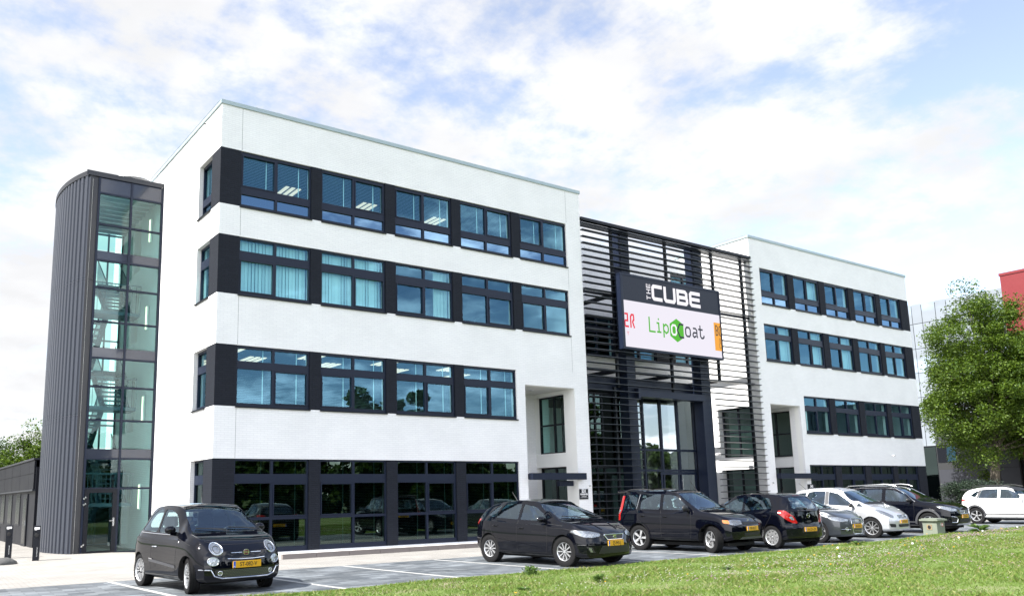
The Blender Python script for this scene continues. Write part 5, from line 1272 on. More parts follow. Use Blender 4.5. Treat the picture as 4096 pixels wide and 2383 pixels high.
    def arch(s, r_add, w, m, off=.006, cut=(-.2,math.pi+.2)):
        R_ = s.sp['R']
        for xw in s.sp['ax']:
            for sd in (1,-1):
                ra = R_+s.sp.get('arch',.045)+.002; rb = ra+w; n = 18; ts = [cut[0]+(cut[1]-cut[0])*k/n for k in range(n+1)]
                V = []; ok = []
                for t in ts:
                    for rr in (ra, (ra+rb)/2, rb):
                        h = s.ray('side', xw+rr*math.cos(t), R_+rr*math.sin(t), sd); ok.append(h is not None); V.append(tuple(h[0]+h[1]*off) if h else (0,0,0))
                F = [(3*k+j,3*k+j+1,3*k+j+4,3*k+j+3) for k in range(n) for j in (0,1)]; mb = MB(); mb.add(V, [f for f in F if all(ok[i] for i in f)]); mb.build('arch_trim', m, s.root, smooth=True)
    def under(s):
        sp = s.sp; b = MB(); b.box(sp['x'][0]+.35,-sp['W']+.25,.16,sp['x'][1]-.35,sp['W']-.25,.24); b.build('underbody', MT['cavity'], s.root)
    def place(s):
        s.under(); s.root.location = s.loc; s.root.rotation_euler = (0,0,s.hd); s.root.scale = (LS,1,1)
def lamp_round(c, u, v, r, name='headlight', pl='front', ring=.014):
    poly = [(u+r*math.cos(2*math.pi*k/24), v+r*1.0*math.sin(2*math.pi*k/24)) for k in range(24)]
    o = c.patch(name, poly, pl, MT['clear_lens'], off=.010, step=.03)
    c.line('lamp_ring', poly, pl, ring, MT['chrome'], off=.010, closed=True, tube=True, parent=o if o else None)
    inner_ = [(u+r*.55*math.cos(2*math.pi*k/16), v-r*.12+r*.55*math.sin(2*math.pi*k/16)) for k in range(16)]
    c.line('lamp_reflector', inner_, pl, .008, MT['gap'], off=.014, closed=True, tube=True, parent=o)
DEG = math.radians
G0 = .146; LS = .905
NOSE = lambda deg: DEG(-90+deg)          # heading with the nose towards the viewer; +X of the car is its nose
def rect(x0,z0,x1,z1,r=.0): p = [(x0,z0),(x1,z0),(x1,z1),(x0,z1)]; return rounded(p,r) if r else p
def wheelbase_place(frx, fry, sp, hd, side=-1):
    """loc so that the front tyre on one side touches the ground at (frx, fry)"""
    a = hd; ux = Vector((math.cos(a),math.sin(a))); uy = Vector((-math.sin(a),math.cos(a)))
    p = Vector((frx,fry)) - ux*sp['ax'][0]*LS - uy*(side*(sp['W']-.12)); return (p.x,p.y,G0)
def tails(c, poly, m=None, white=None):
    c.mirror_front('tail_light', poly, m or MT['red_lens'], pl='rear', off=.006)
    if white: c.mirror_front('tail_light', white, MT['clear_lens'], pl='rear', off=.009)
# ---- 1: small round black city car
sp = dict(x=(-1.785,1.785), W=.815, R=.292, ax=(1.08,-1.22), paint=paint('black_paint', (.0014,.0018,.0045)), tw=.19, rim=.72, spokes=('split',8), steer=-12,
 top=[(-1.785,.93),(-1.72,1.06),(-1.55,1.27),(-1.30,1.40),(-.9,1.475),(-.35,1.50),(.05,1.485),(.35,1.40),(.62,1.22),(.93,1.01),(1.02,.975),(1.25,.935),(1.5,.87),(1.68,.79),(1.785,.70)],
 belt=[(-1.785,.90),(-1.2,.955),(-.5,.945),(.3,.925),(.95,.90),(1.3,.85),(1.6,.77),(1.785,.66)],
 w=[(-1.785,.74),(-1.4,.80),(-1.1,.815),(0,.80),(1.05,.815),(1.45,.78),(1.785,.70)], wroof=[(-1.785,.48),(-1.4,.53),(-.8,.58),(0,.59),(.4,.585),(.9,.66),(1.785,.60)],
 bot=[(-1.785,.30),(-1.5,.21),(-.9,.20),(.8,.20),(1.4,.19),(1.785,.20)], gf=[(.15,.10),(.25,.03),(.4,.0),(.55,.015),(.68,.05),(.8,.10),(1.5,.2)], gr=[(.2,.08),(.35,.0),(.6,.0),(.8,.04),(1.0,.07),(1.5,.1)], kf=.26, kr=.22, kb=.93,
 cab=(-1.52,1.0), dash=.93, seatx=(.02,-.72), seat=.52, cabz=.45,
 glass=[('side', rounded([(-.42,.99),(.50,.985),(.36,1.16),(.16,1.31),(-.10,1.385),(-.42,1.40)],.06)), ('side', rounded([(-1.30,1.02),(-.50,.995),(-.50,1.40),(-.85,1.385),(-1.12,1.28)],.07)), ('front', rounded([(-.64,1.00),(.64,1.00),(.53,1.415),(-.53,1.415)],.07)), ('rear', rounded([(-.50,1.05),(.50,1.05),(.42,1.33),(-.42,1.33)],.07))])
hd = NOSE(6.5); c = Car(sp, 'city_car', wheelbase_place(-3.36,-8.93,sp,hd), hd, 'small rounded black city car with round headlights, nearest the viewer at the left')
lamp_round(c,.50,.735,.098); lamp_round(c,-.50,.735,.098)
for q in (.565,-.565):
    pl_ = [(q+.085*math.cos(2*math.pi*k/20), .535+.068*math.sin(2*math.pi*k/20)) for k in range(20)]; o = c.patch('fog_light', pl_, 'front', MT['clear_lens'], off=.009, step=.03); c.line('lamp_ring', pl_, 'front', .010, MT['chrome'], off=.009, closed=True, tube=True, parent=o)
c.line('chrome_strip', [(-.27,.665),(-.08,.665)], 'front', .014, MT['chrome'], off=.010, tube=True); c.line('chrome_strip', [(.27,.665),(.08,.665)], 'front', .014, MT['chrome'], off=.010, tube=True)
c.line('chrome_strip', [(-.34,.575),(-.15,.562),(.15,.562),(.34,.575)], 'front', .016, MT['chrome'], off=.008, tube=True)
c.badge('disc',0,.665,.055); c.plate('ST-082-V',.475)
c.patch('lower_grille', rounded([(-.50,.275),(.50,.275),(.56,.40),(-.56,.40)],.05), 'front', MT['plastic'], off=.004)
dots = MB()
for r_ in range(5):
    for k in range(19):
        h = c.ray('front', -.40+k*.0445+(.022 if r_ % 2 else 0), .295+r_*.024)
        if h: p = h[0]+h[1]*.008; dots.box(p.x-.003,p.y-.010,p.z-.0035,p.x+.003,p.y+.010,p.z+.0035)
dots.build('grille_stud', MT['silver'], c.root)
c.line('chrome_strip', [(-.74,.405),(-.60,.40),(-.54,.30),(-.42,.262),(.42,.262),(.54,.30),(.60,.40),(.74,.405)], 'front', .020, MT['chrome'], off=.008, tube=True)
for q in (.46,-.46): pl_ = [(q+.036*math.cos(2*math.pi*k/16), .345+.036*math.sin(2*math.pi*k/16)) for k in range(16)]; o = c.patch('daytime_light', pl_, 'front', MT['clear_lens'], off=.012, step=.02); c.line('lamp_ring', pl_, 'front', .009, MT['chrome'], off=.012, closed=True, tube=True, parent=o)
for sd in (1,-1):
    c.line('chrome_strip', [(-1.34,.985),(-.5,.965),(.52,.952)], 'side', .014, MT['chrome'], off=.004, sd=sd, tube=True)
    c.line('side_trim', [(-.66,.50),(.60,.42)], 'side', .05, MT['trimgrey'], off=.008, sd=sd); c.line('side_trim', [(-.66,.53),(-.5,.52)], 'side', .014, MT['chrome'], off=.012, sd=sd)
c.gaps([[(.58,.95),(.62,.75),(.60,.40),(.55,.27)],[(-.46,.98),(-.56,.8),(-.62,.5),(-.60,.27)],[(-.60,.27),(.55,.27)],[(-1.6,.90),(-1.0,.865),(.2,.80),(.75,.77)],[(.62,.9),(.9,.86),(1.2,.80)]])
c.line('panel_line', [(-.62,.86),(-.44,.80),(.44,.80),(.62,.86)], 'front', .007, MT['gap'], off=.0015)
c.mirror(.50,.985,sp['paint'],size=(.075,.10,.072),drop=.03); c.handle(-.42,.74,MT['chrome']); c.wipers(.95,1.0); c.aerial(-.2,.0,1.50,.30,-.12)
pl_ = rounded([(-1.25,1.505),(-1.25,1.5),(0,0)],.0) if 0 else None
c.patch('glass_roof', rounded([(-.75,-.48),(.02,-.48),(.02,.48),(-.75,.48)],.08), 'top', MT['carglass_dark'], off=.004)
tails(c, rounded([(.50,.70),(.63,.70),(.62,.90),(.50,.90)],.03)); c.plate('ST-082-V',.72,rear=True)
c.line('sticker', [(.71,.845),(.735,.845)], 'side', .025, MT['letter_white'], off=.004, sd=-1); c.place()

# ---- 2: black five door hatchback
sp = dict(x=(-2.03,2.03), W=.89, R=.318, ax=(1.21,-1.354), paint=paint('black_metallic_paint', (.002,.0024,.005), metal=.1), tw=.20, rim=.62, spokes=('multi',10), steer=2,
 top=[(-2.03,.97),(-1.93,1.10),(-1.72,1.27),(-1.45,1.36),(-1.0,1.42),(-.4,1.445),(.0,1.425),(.32,1.33),(.75,1.13),(1.08,.975),(1.4,.93),(1.7,.86),(1.9,.78),(2.03,.70)],
 belt=[(-2.03,.95),(-1.5,1.0),(-.8,.96),(0,.925),(.7,.905),(1.1,.885),(1.5,.83),(1.85,.74),(2.03,.66)],
 w=[(-2.03,.80),(-1.7,.86),(-1.3,.89),(0,.865),(1.1,.89),(1.6,.865),(2.03,.77)], wroof=[(-2.03,.52),(-1.6,.55),(-1.0,.59),(0,.60),(.35,.60),(1.0,.70),(2.03,.66)],
 bot=[(-2.03,.32),(-1.7,.22),(1.5,.20),(2.03,.20)], gf=[(.15,.10),(.25,.02),(.45,.0),(.6,.03),(.72,.07),(.85,.14),(1.4,.2)], gr=[(.2,.08),(.35,.0),(.6,.0),(.85,.04),(1.0,.06),(1.5,.1)], kf=.27, kr=.2, kb=.935,
 cab=(-1.62,1.10), dash=.90, seatx=(.02,-.88), seat=.50, cabz=.42,
 glass=[('side', rounded([(-.28,.985),(.66,.955),(.42,1.12),(.12,1.27),(-.28,1.335)],.04)), ('side', rounded([(-1.18,1.03),(-.36,.99),(-.36,1.34),(-.75,1.34),(-1.0,1.31)],.04)), ('side', rounded([(-1.52,1.085),(-1.24,1.04),(-1.09,1.29),(-1.28,1.27)],.03)), ('front', rounded([(-.70,.995),(.70,.995),(.55,1.365),(-.55,1.365)],.06)), ('rear', rounded([(-.55,1.03),(.55,1.03),(.46,1.29),(-.46,1.29)],.06))])
hd = NOSE(6); c = Car(sp, 'hatchback_car', wheelbase_place(4.55,-9.60,sp,hd), hd, 'black five door hatchback with ten spoke wheels, alone in the middle of the car park')
c.wrap('headlight', [(1.93,.40,.70),(1.95,.42,.64),(1.86,.60,.605),(1.72,.78,.635),(1.42,.86,.74),(1.50,.84,.775),(1.85,.62,.745)], 42, MT['clear_lens'], ring=.012)
c.line('grille_frame', rounded([(-.33,.665),(-.25,.56),(.25,.56),(.33,.665)],.02), 'front', .020, MT['chrome'], off=.010, closed=True, tube=True)
c.patch('grille', rounded([(-.33,.665),(-.25,.56),(.25,.56),(.33,.665)],.02), 'front', MT['plastic'], off=.004)
c.patch('lower_grille', rounded([(-.52,.28),(.52,.28),(.42,.44),(-.42,.44)],.03), 'front', MT['plastic'], off=.004)
c.mirror_front('fog_light', rounded([(.58,.30),(.70,.31),(.78,.44),(.66,.42)],.02), MT['plastic'], off=.004); c.mirror_front('fog_light', rounded([(.64,.315),(.69,.32),(.74,.41),(.68,.40)],.01), MT['clear_lens'], off=.008)
c.mirror_front('bumper_line', [(.62,.475),(.84,.47),(.84,.46),(.60,.463)], MT['trimgrey'], off=.005)
c.badge('S',0,.612,.055); c.plate('ZJ-945-J',.485)
c.gaps([[(.66,.94),(.72,.75),(.70,.45),(.66,.28)],[(-.32,.97),(-.34,.75),(-.33,.45),(-.33,.28)],[(-1.25,1.02),(-1.30,.85),(-1.18,.62),(-.98,.36),(-.9,.28)],[(-.9,.28),(.66,.28)],[(.70,.90),(1.2,.86)]])
for sd in (1,-1): c.patch('door_crease', [(-1.0,.56),(.55,.38),(.5,.36),(-.9,.44)], 'side', sp['paint'], off=.010, sd=sd); c.line('panel_line', [(.8,.815),(1.3,.80),(1.75,.72)], 'side', .006, MT['gap'], off=.001, sd=sd)
for y in (.30,-.30): c.line('bonnet_crease', [(1.15,y*1.2),(1.85,y*.8)], 'top', .012, sp['paint'], off=.006, tube=True)
c.mirror(.62,.965,sp['paint'],size=(.08,.115,.065)); c.handle(-.18,.80,sp['paint']); c.handle(-1.08,.85,sp['paint']); c.wipers(1.0,.99); c.aerial(-1.2,0,1.40,.22,-.2)
c.wrap('tail_light', [(-1.98,.55,.88),(-1.93,.68,.86),(-1.82,.82,.87),(-1.74,.86,.99),(-1.9,.75,1.0),(-1.96,.58,.97)], 135, MT['red_lens'])
c.plate('ZJ-945-J',.60,rear=True); c.badge('S',0,.92,.05,'rear'); c.place()

# ---- 3: boxy black estate / small off-roader
sp = dict(x=(-2.055,2.055), W=.85, R=.335, ax=(1.28,-1.18), paint=paint('black_gloss_paint', (.0014,.0018,.0045)), tw=.205, rim=.64, spokes=('five',5), steer=-24, arch=.06,
 top=[(-2.055,1.05),(-2.01,1.30),(-1.93,1.52),(-1.8,1.585),(-1.2,1.61),(-.3,1.61),(.02,1.57),(.35,1.40),(.72,1.16),(.95,1.05),(1.3,1.0),(1.65,.93),(1.9,.85),(2.055,.76)],
 belt=[(-2.055,1.02),(-1.5,1.05),(0,1.02),(.75,1.0),(1.1,.95),(1.6,.88),(1.9,.80),(2.055,.70)],
 w=[(-2.055,.80),(-1.5,.83),(-1.1,.85),(0,.83),(1.1,.85),(1.7,.83),(2.055,.76)], wroof=[(-2.055,.60),(-1.5,.64),(0,.64),(.4,.64),(.9,.70),(2.055,.66)],
 bot=[(-2.055,.42),(-1.7,.30),(1.4,.28),(1.8,.30),(2.055,.34)], gf=[(.2,.12),(.35,.02),(.5,.0),(.66,.01),(.74,.05),(.85,.10),(1.6,.15)], gr=[(.2,.08),(.45,.0),(.7,.0),(.9,.03),(1.6,.03)], kf=.20, kr=.13, kb=.95,
 cab=(-1.9,.98), dash=.98, seatx=(.05,-.85), seat=.60, cabz=.5,
 glass=[('side', rounded([(-.32,1.09),(.58,1.07),(.36,1.26),(.08,1.45),(-.32,1.50)],.05)), ('side', rounded([(-1.12,1.10),(-.42,1.09),(-.42,1.50),(-1.12,1.50)],.05)), ('side', rounded([(-1.82,1.13),(-1.27,1.11),(-1.27,1.49),(-1.70,1.48)],.05)), ('front', rounded([(-.68,1.07),(.68,1.07),(.57,1.52),(-.57,1.52)],.05)), ('rear', rounded([(-.60,1.10),(.60,1.10),(.55,1.47),(-.55,1.47)],.05))])
hd = NOSE(6); c = Car(sp, 'estate_car', wheelbase_place(9.88,-9.27,sp,hd), hd, 'tall boxy black estate car with amber corner lamps and turned front wheels')
c.wrap('headlight', [(1.98,.38,.80),(1.99,.40,.71),(1.9,.6,.685),(1.80,.74,.71),(1.78,.76,.81),(1.9,.6,.825)], 35, MT['clear_lens'])
for q in (.48,.60): 
    for s_ in (1,-1): c.line('lamp_reflector', [(s_*q+.045*math.cos(2*math.pi*k/16),.755+.045*math.sin(2*math.pi*k/16)) for k in range(16)], 'front', .008, MT['trimgrey'], off=.011, closed=True, tube=True)
c.wrap('indicator', [(1.83,.72,.72),(1.68,.80,.745),(1.66,.81,.82),(1.81,.74,.81)], 45, MT['amber'], off=.010)
c.patch('grille', rounded([(-.34,.70),(.34,.70),(.36,.76),(-.36,.76)],.02), 'front', MT['gap'], off=.006); c.badge('H',0,.80,.035)
c.patch('lower_grille', rounded([(-.34,.42),(.34,.42),(.38,.50),(-.38,.50)],.03), 'front', MT['gap'], off=.004)
c.patch('skid_plate', rounded([(-.55,.34),(.55,.34),(.45,.40),(-.45,.40)],.02), 'front', MT['trimgrey'], off=.006); c.plate('99-HJ-ST',.60)
c.gaps([[(.66,1.03),(.68,.85),(.66,.5),(.62,.36)],[(-.37,1.06),(-.37,.6),(-.37,.36)],[(-1.2,1.5),(-1.2,1.08),(-1.18,.85),(-.86,.60),(-.82,.36)],[(-.82,.36),(.62,.36)],[(-.8,.47),(.60,.47)]])
c.arch(0,.045,sp['paint'],off=.014)
for sd in (1,-1): c.line('window_strip', [(-1.25,1.10),(-1.17,1.5)], 'side', .02, MT['silver'], off=.004, sd=sd)
c.mirror(.58,1.09,MT['plastic'],size=(.06,.125,.085)); c.handle(-.22,.90,sp['paint']); c.handle(-1.0,.92,sp['paint']); c.wipers(.9,1.06); c.aerial(-.05,.55,1.58,.26,-.22)
for sd in (1,-1):
    b = MB(); b.tube([(-1.85,sd*.58,1.56),(-1.6,sd*.58,1.632),(-1.1,sd*.58,1.638),(-.75,sd*.58,1.60)],.014,8); b.build('roof_rail', MT['plastic'], c.root, smooth=True)
    pass
c.wrap('tail_light', [(-2.02,.66,.80),(-1.88,.83,.80),(-1.86,.80,1.10),(-1.82,.70,1.46),(-1.93,.60,1.46),(-2.0,.64,1.10)], 140, MT['red_lens'], off=.012)
c.wrap('tail_light', [(-2.0,.69,.98),(-1.90,.80,.98),(-1.89,.80,1.08),(-1.99,.68,1.08)], 140, MT['clear_lens'], off=.016, r=.01); b = MB(); b.box(-2.12,-.58,1.56,-1.86,.58,1.62); b.build('spoiler', sp['paint'], c.root, bevel=.02, smooth=True); c.plate('99-HJ-ST',.80,rear=True); c.place()

# ---- 4: black hatchback seen from behind
sp = dict(x=(-2.0,2.0), W=.87, R=.305, ax=(1.18,-1.33), paint=paint('black_blue_paint', (.0014,.0018,.0045)), tw=.19, rim=.68, spokes=('cap',9), steer=0,
 top=[(-2.0,.98),(-1.92,1.10),(-1.78,1.27),(-1.58,1.40),(-1.2,1.46),(-.5,1.485),(0,1.45),(.4,1.32),(.8,1.12),(1.12,.99),(1.4,.93),(1.7,.84),(2.0,.70)],
 belt=[(-2.0,.95),(-1.5,1.0),(-.8,.97),(0,.93),(.8,.91),(1.2,.88),(1.7,.77),(2.0,.66)],
 w=[(-2.0,.80),(-1.7,.85),(-1.3,.87),(0,.845),(1.1,.87),(1.6,.84),(2.0,.74)], wroof=[(-2.0,.52),(-1.6,.56),(-1.0,.60),(0,.60),(.4,.60),(1.0,.68),(2.0,.62)],
 bot=[(-2.0,.28),(-1.7,.22),(1.5,.21),(2.0,.22)], gf=[(.15,.1),(.3,.0),(.6,.03),(.8,.1),(1.4,.2)], gr=[(.2,.10),(.32,.0),(.55,.0),(.62,.03),(.85,.05),(1.0,.07),(1.5,.1)], kf=.25, kr=.24, kb=.935,
 cab=(-1.72,1.10), dash=.92, seatx=(.02,-.9), seat=.52, cabz=.42,
 glass=[('side', rounded([(-.25,.99),(.70,.965),(.45,1.15),(.12,1.31),(-.25,1.365)],.05)), ('side', rounded([(-1.36,1.06),(-.34,1.0),(-.34,1.37),(-.8,1.38),(-1.18,1.33)],.07)), ('front', rounded([(-.68,1.01),(.68,1.01),(.55,1.39),(-.55,1.39)],.06)), ('rear', rounded([(-.53,1.04),(.53,1.04),(.42,1.35),(-.42,1.35)],.09))])
hd = DEG(90-3); c = Car(sp, 'hatchback_car', (12.98,-9.50+1.33*LS,G0), hd, 'black hatchback parked the other way round, showing its red tail lights')
c.wrap('tail_light', [(-1.97,.46,.665),(-1.93,.60,.665),(-1.80,.78,.78),(-1.62,.86,.94),(-1.66,.84,1.005),(-1.80,.74,1.0),(-1.92,.55,.84)], 145, MT['red_lens'], r=.04)
c.wrap('tail_light', [(-1.93,.55,.76),(-1.90,.63,.745),(-1.85,.69,.83),(-1.89,.61,.86)], 145, MT['clear_lens'], off=.011, r=.01)
c.badge('bolt',0,.86,.058,'rear'); c.plate('34-ZH-ZR',.50,rear=True,w=.50); c.patch('plate_recess', rounded([(-.34,.42),(.34,.42),(.30,.58),(-.30,.58)],.02), 'rear', MT['gap'], off=.003)
c.line('panel_line', rounded([(-.62,.98),(-.46,.72),(-.36,.62),(.36,.62),(.46,.72),(.62,.98)],.05), 'rear', .008, MT['gap'], off=.0015); c.patch('tailgate_handle', rounded([(-.09,.68),(.09,.68),(.09,.73),(-.09,.73)],.015), 'rear', MT['plastic'], off=.008)
c.line('bumper_line', [(-.84,.62),(-.5,.60)], 'rear', .014, MT['gap'], off=.002); c.line('bumper_line', [(.84,.62),(.5,.60)], 'rear', .014, MT['gap'], off=.002)
h = c.ray('rear',0,1.04); b = MB(); b.tube([h[0]+Vector((-.03,0,0)), c.ray('rear',.2,1.07)[0]+Vector((-.03,0,0)), c.ray('rear',.38,1.075)[0]+Vector((-.025,0,0))],[.02,.012,.008],6); b.build('rear_wiper', MT['plastic'], c.root)
h = c.ray('rear',0,1.395); b = MB(); b.box(h[0].x-.012,-.13,1.375,h[0].x+.05,.13,1.395); b.build('brake_light', MT['red_lens'], c.root)
put_text('model_lettering','CORSA',.055,MT['chrome'],c.root,Matrix.Translation((c.ray('rear',.38,.84)[0].x-.004,.36,.845)) @ Matrix.Rotation(-math.pi/2,4,'Z') @ FACE_FRONT, ext=.001) if False else None
c.gaps([[(-.30,.98),(-.31,.7),(-.31,.28)],[(.70,.95),(.74,.7),(.68,.28)],[(-1.38,1.04),(-1.36,.85),(-1.05,.45),(-.95,.28)],[(-.95,.28),(.68,.28)]])
c.mirror(.66,.97,sp['paint']); c.handle(-.18,.82,sp['paint']); c.handle(-1.15,.86,sp['paint']); c.aerial(-1.1,0,1.46,.20,-.15); c.wipers(1,1.0); c.plate('34-ZH-ZR',.42)
c.mirror_front('headlight', rounded([(.42,.66),(.62,.64),(.76,.78),(.70,.80),(.46,.74)],.03), MT['clear_lens'], off=.006); c.patch('grille', rounded([(-.36,.56),(.36,.56),(.40,.66),(-.40,.66)],.03),'front', MT['plastic'], off=.004); c.place()

# ---- 5: grey premium hatchback with tall grille
sp = dict(x=(-2.145,2.145), W=.885, R=.315, ax=(1.28,-1.30), paint=paint('grey_metallic_paint', (.042,.048,.058), metal=.5), tw=.21, rim=.68, spokes=('twist',7), steer=3,
 top=[(-2.145,.95),(-2.02,1.08),(-1.8,1.24),(-1.4,1.36),(-.9,1.41),(-.3,1.42),(.05,1.39),(.4,1.27),(.82,1.07),(1.1,.97),(1.45,.93),(1.8,.85),(2.0,.77),(2.145,.70)],
 belt=[(-2.145,.93),(-1.5,.98),(0,.93),(.8,.90),(1.2,.87),(1.6,.81),(1.95,.72),(2.145,.66)],
 w=[(-2.145,.80),(-1.7,.86),(-1.3,.885),(0,.865),(1.1,.885),(1.7,.86),(2.145,.76)], wroof=[(-2.145,.54),(-1.6,.56),(-1.0,.60),(0,.60),(.4,.60),(1.0,.70),(2.145,.66)],
 bot=[(-2.145,.30),(-1.7,.22),(1.6,.19),(2.145,.19)], gf=[(.15,.09),(.25,.01),(.45,.0),(.62,.02),(.75,.07),(.9,.14),(1.4,.2)], gr=[(.2,.08),(.35,.0),(.6,.0),(.9,.05),(1.5,.1)], kf=.26, kr=.2, kb=.935,
 cab=(-1.75,1.12), dash=.88, seatx=(.05,-.85), seat=.48, cabz=.42,
 glass=[('side', rounded([(-.25,.985),(.74,.95),(.45,1.12),(.10,1.27),(-.25,1.315)],.05)), ('side', rounded([(-1.20,1.02),(-.33,.99),(-.33,1.315),(-.8,1.32),(-1.05,1.28)],.05)), ('front', rounded([(-.70,.985),(.70,.985),(.56,1.345),(-.56,1.345)],.06)), ('rear', rounded([(-.55,1.02),(.55,1.02),(.46,1.27),(-.46,1.27)],.06))])
hd = NOSE(5); c = Car(sp, 'compact_car', wheelbase_place(15.20,-8.90,sp,hd), hd, 'dark grey metallic car with a tall chrome framed grille, half hidden by the black hatchback')
gp = rounded([(-.31,.70),(-.33,.52),(-.25,.25),(.25,.25),(.33,.52),(.31,.70)],.05)
c.patch('grille', gp, 'front', MT['gap'], off=.004); c.line('grille_frame', gp, 'front', .022, MT['chrome'], off=.008, closed=True, tube=True)
for z in (.30,.345,.39,.56,.60,.64,.68): c.line('grille_bar', [(-.28,z),(.28,z)] if z > .45 else [(-.25,z),(.25,z)], 'front', .009, MT['silver'], off=.009)
c.badge('rings',0,.625,.075); c.plate('50-LGX-2',.47,w=.50)
c.wrap('headlight', [(2.03,.40,.67),(2.05,.44,.605),(1.95,.62,.595),(1.78,.78,.63),(1.62,.84,.71),(1.70,.82,.755),(1.95,.6,.73)], 40, MT['clear_lens'], ring=.012)
c.mirror_front('lower_grille', rounded([(.40,.33),(.74,.35),(.74,.44),(.40,.43)],.03), MT['gap'], off=.004); c.line('chrome_strip',[(.40,.385),(.74,.40)],'front',.012,MT['chrome'],off=.008,tube=True); c.line('chrome_strip',[(-.40,.385),(-.74,.40)],'front',.012,MT['chrome'],off=.008,tube=True)
for q in (.56,-.56): pl_ = [(q+.05*math.cos(2*math.pi*k/16), .395+.05*math.sin(2*math.pi*k/16)) for k in range(16)]; o = c.patch('fog_light', pl_, 'front', MT['clear_lens'], off=.012, step=.02); c.line('lamp_ring', pl_, 'front', .010, MT['chrome'], off=.012, closed=True, tube=True, parent=o)
c.gaps([[(.74,.93),(.76,.7),(.70,.27)],[(-.29,.96),(-.30,.28)],[(-1.22,1.0),(-1.2,.8),(-.95,.4),(-.9,.28)],[(-.9,.28),(.70,.27)]]); c.mirror(.66,.96,sp['paint']); c.handle(-.18,.80,sp['paint']); c.wipers(1,.985)
tails(c, rounded([(.50,.82),(.80,.80),(.80,.93),(.50,.93)],.03)); c.plate('50-LGX-2',.66,rear=True); c.place()

# ---- 6: silver one-box compact
sp = dict(x=(-1.94,1.94), W=.88, R=.315, ax=(1.22,-1.35), paint=paint('silver_metallic_paint', (.50,.51,.54), metal=.55, rough=.30), tw=.20, rim=.68, spokes=('multi',9), steer=2,
 top=[(-1.94,1.02),(-1.88,1.20),(-1.75,1.42),(-1.5,1.54),(-.9,1.60),(-.3,1.60),(.05,1.54),(.45,1.36),(.85,1.15),(1.1,1.03),(1.35,.95),(1.6,.86),(1.8,.77),(1.94,.68)],
 belt=[(-1.94,1.0),(-1.5,1.07),(-.8,1.03),(0,.96),(.6,.92),(1.1,.885),(1.5,.80),(1.8,.70),(1.94,.64)],
 w=[(-1.94,.80),(-1.6,.86),(-1.2,.88),(0,.86),(1.1,.88),(1.6,.85),(1.94,.76)], wroof=[(-1.94,.54),(-1.6,.58),(-1.0,.61),(0,.61),(.4,.61),(1.0,.70),(1.94,.64)],
 bot=[(-1.94,.30),(-1.6,.22),(1.4,.21),(1.94,.22)], gf=[(.15,.09),(.28,.0),(.5,.0),(.62,.03),(.78,.09),(.95,.16),(1.6,.2)], gr=[(.2,.08),(.35,.0),(.6,.0),(.9,.03),(1.6,.06)], kf=.26, kr=.2, kb=.94,
 cab=(-1.72,1.10), dash=.95, seatx=(.0,-.9), seat=.62, cabz=.45, gm=['carglass_dark','carglass_dark','carglass_dark','carglass','carglass_dark','carglass'],
 glass=[('side', rounded([(-.28,1.04),(.62,.985),(.35,1.22),(.05,1.40),(-.28,1.47)],.04)), ('side', rounded([(-1.18,1.12),(-.42,1.05),(-.42,1.48),(-.8,1.49),(-1.05,1.45)],.05)), ('side', rounded([(-1.62,1.25),(-1.26,1.16),(-1.13,1.44),(-1.45,1.42)],.04)), ('front', rounded([(-.70,1.06),(.70,1.06),(.57,1.51),(-.57,1.51)],.06)), ('rear', rounded([(-.55,1.08),(.55,1.08),(.5,1.42),(-.5,1.42)],.06)), ('side', rounded([(.72,.985),(.98,.965),(.80,1.09)],.02))])
hd = NOSE(5); c = Car(sp, 'compact_car', wheelbase_place(18.40,-8.75,sp,hd), hd, 'silver compact car with a short sloping bonnet and dark tinted windows')
gp = rounded([(-.27,.60),(.27,.60),(.33,.70),(-.33,.70)],.03); c.patch('grille', gp, 'front', MT['gap'], off=.004); c.line('grille_frame', gp, 'front', .014, MT['chrome'], off=.007, closed=True, tube=True)
for z in (.625,.65,.675): c.line('grille_bar', [(-.28,z),(.28,z)], 'front', .008, MT['silver'], off=.009)
c.badge('star',0,.65,.05); c.plate('17-TG-LD',.50,w=.50)
c.wrap('headlight', [(1.78,.46,.68),(1.82,.52,.625),(1.75,.66,.66),(1.55,.82,.78),(1.35,.86,.87),(1.45,.84,.885),(1.68,.66,.79)], 42, MT['clear_lens'], ring=.008, r=.04)
c.mirror_front('fog_light', rounded([(.50,.33),(.70,.34),(.74,.45),(.50,.43)],.03), MT['gap'], off=.004); c.patch('lower_grille', rounded([(-.34,.33),(.34,.33),(.38,.42),(-.38,.42)],.03), 'front', MT['gap'], off=.004)
c.patch('cowl_panel', rounded([(.93,-.62),(1.06,-.60),(1.08,.60),(.93,.62)],.03), 'top', MT['plastic'], off=.004)
c.gaps([[(.70,.97),(.74,.7),(.68,.28)],[(-.35,1.03),(-.35,.28)],[(-1.22,1.1),(-1.2,.85),(-.98,.45),(-.9,.28)],[(-.9,.28),(.68,.28)],[(.7,.93),(1.1,.87)]])
for sd in (1,-1): c.patch('pillar_trim', [(-.41,1.05),(-.29,1.045),(-.29,1.47),(-.41,1.48)], 'side', MT['trimgrey'], off=.004, sd=sd)
c.mirror(.62,.99,MT['plastic']); c.handle(-.2,.86,sp['paint']); c.handle(-1.1,.92,sp['paint']); c.wipers(1,1.06); c.aerial(-1.5,0,1.54,.24,-.3)
tails(c, rounded([(.60,.75),(.80,.75),(.76,1.05),(.62,1.05)],.03)); c.plate('17-TG-LD',.66,rear=True); c.place()

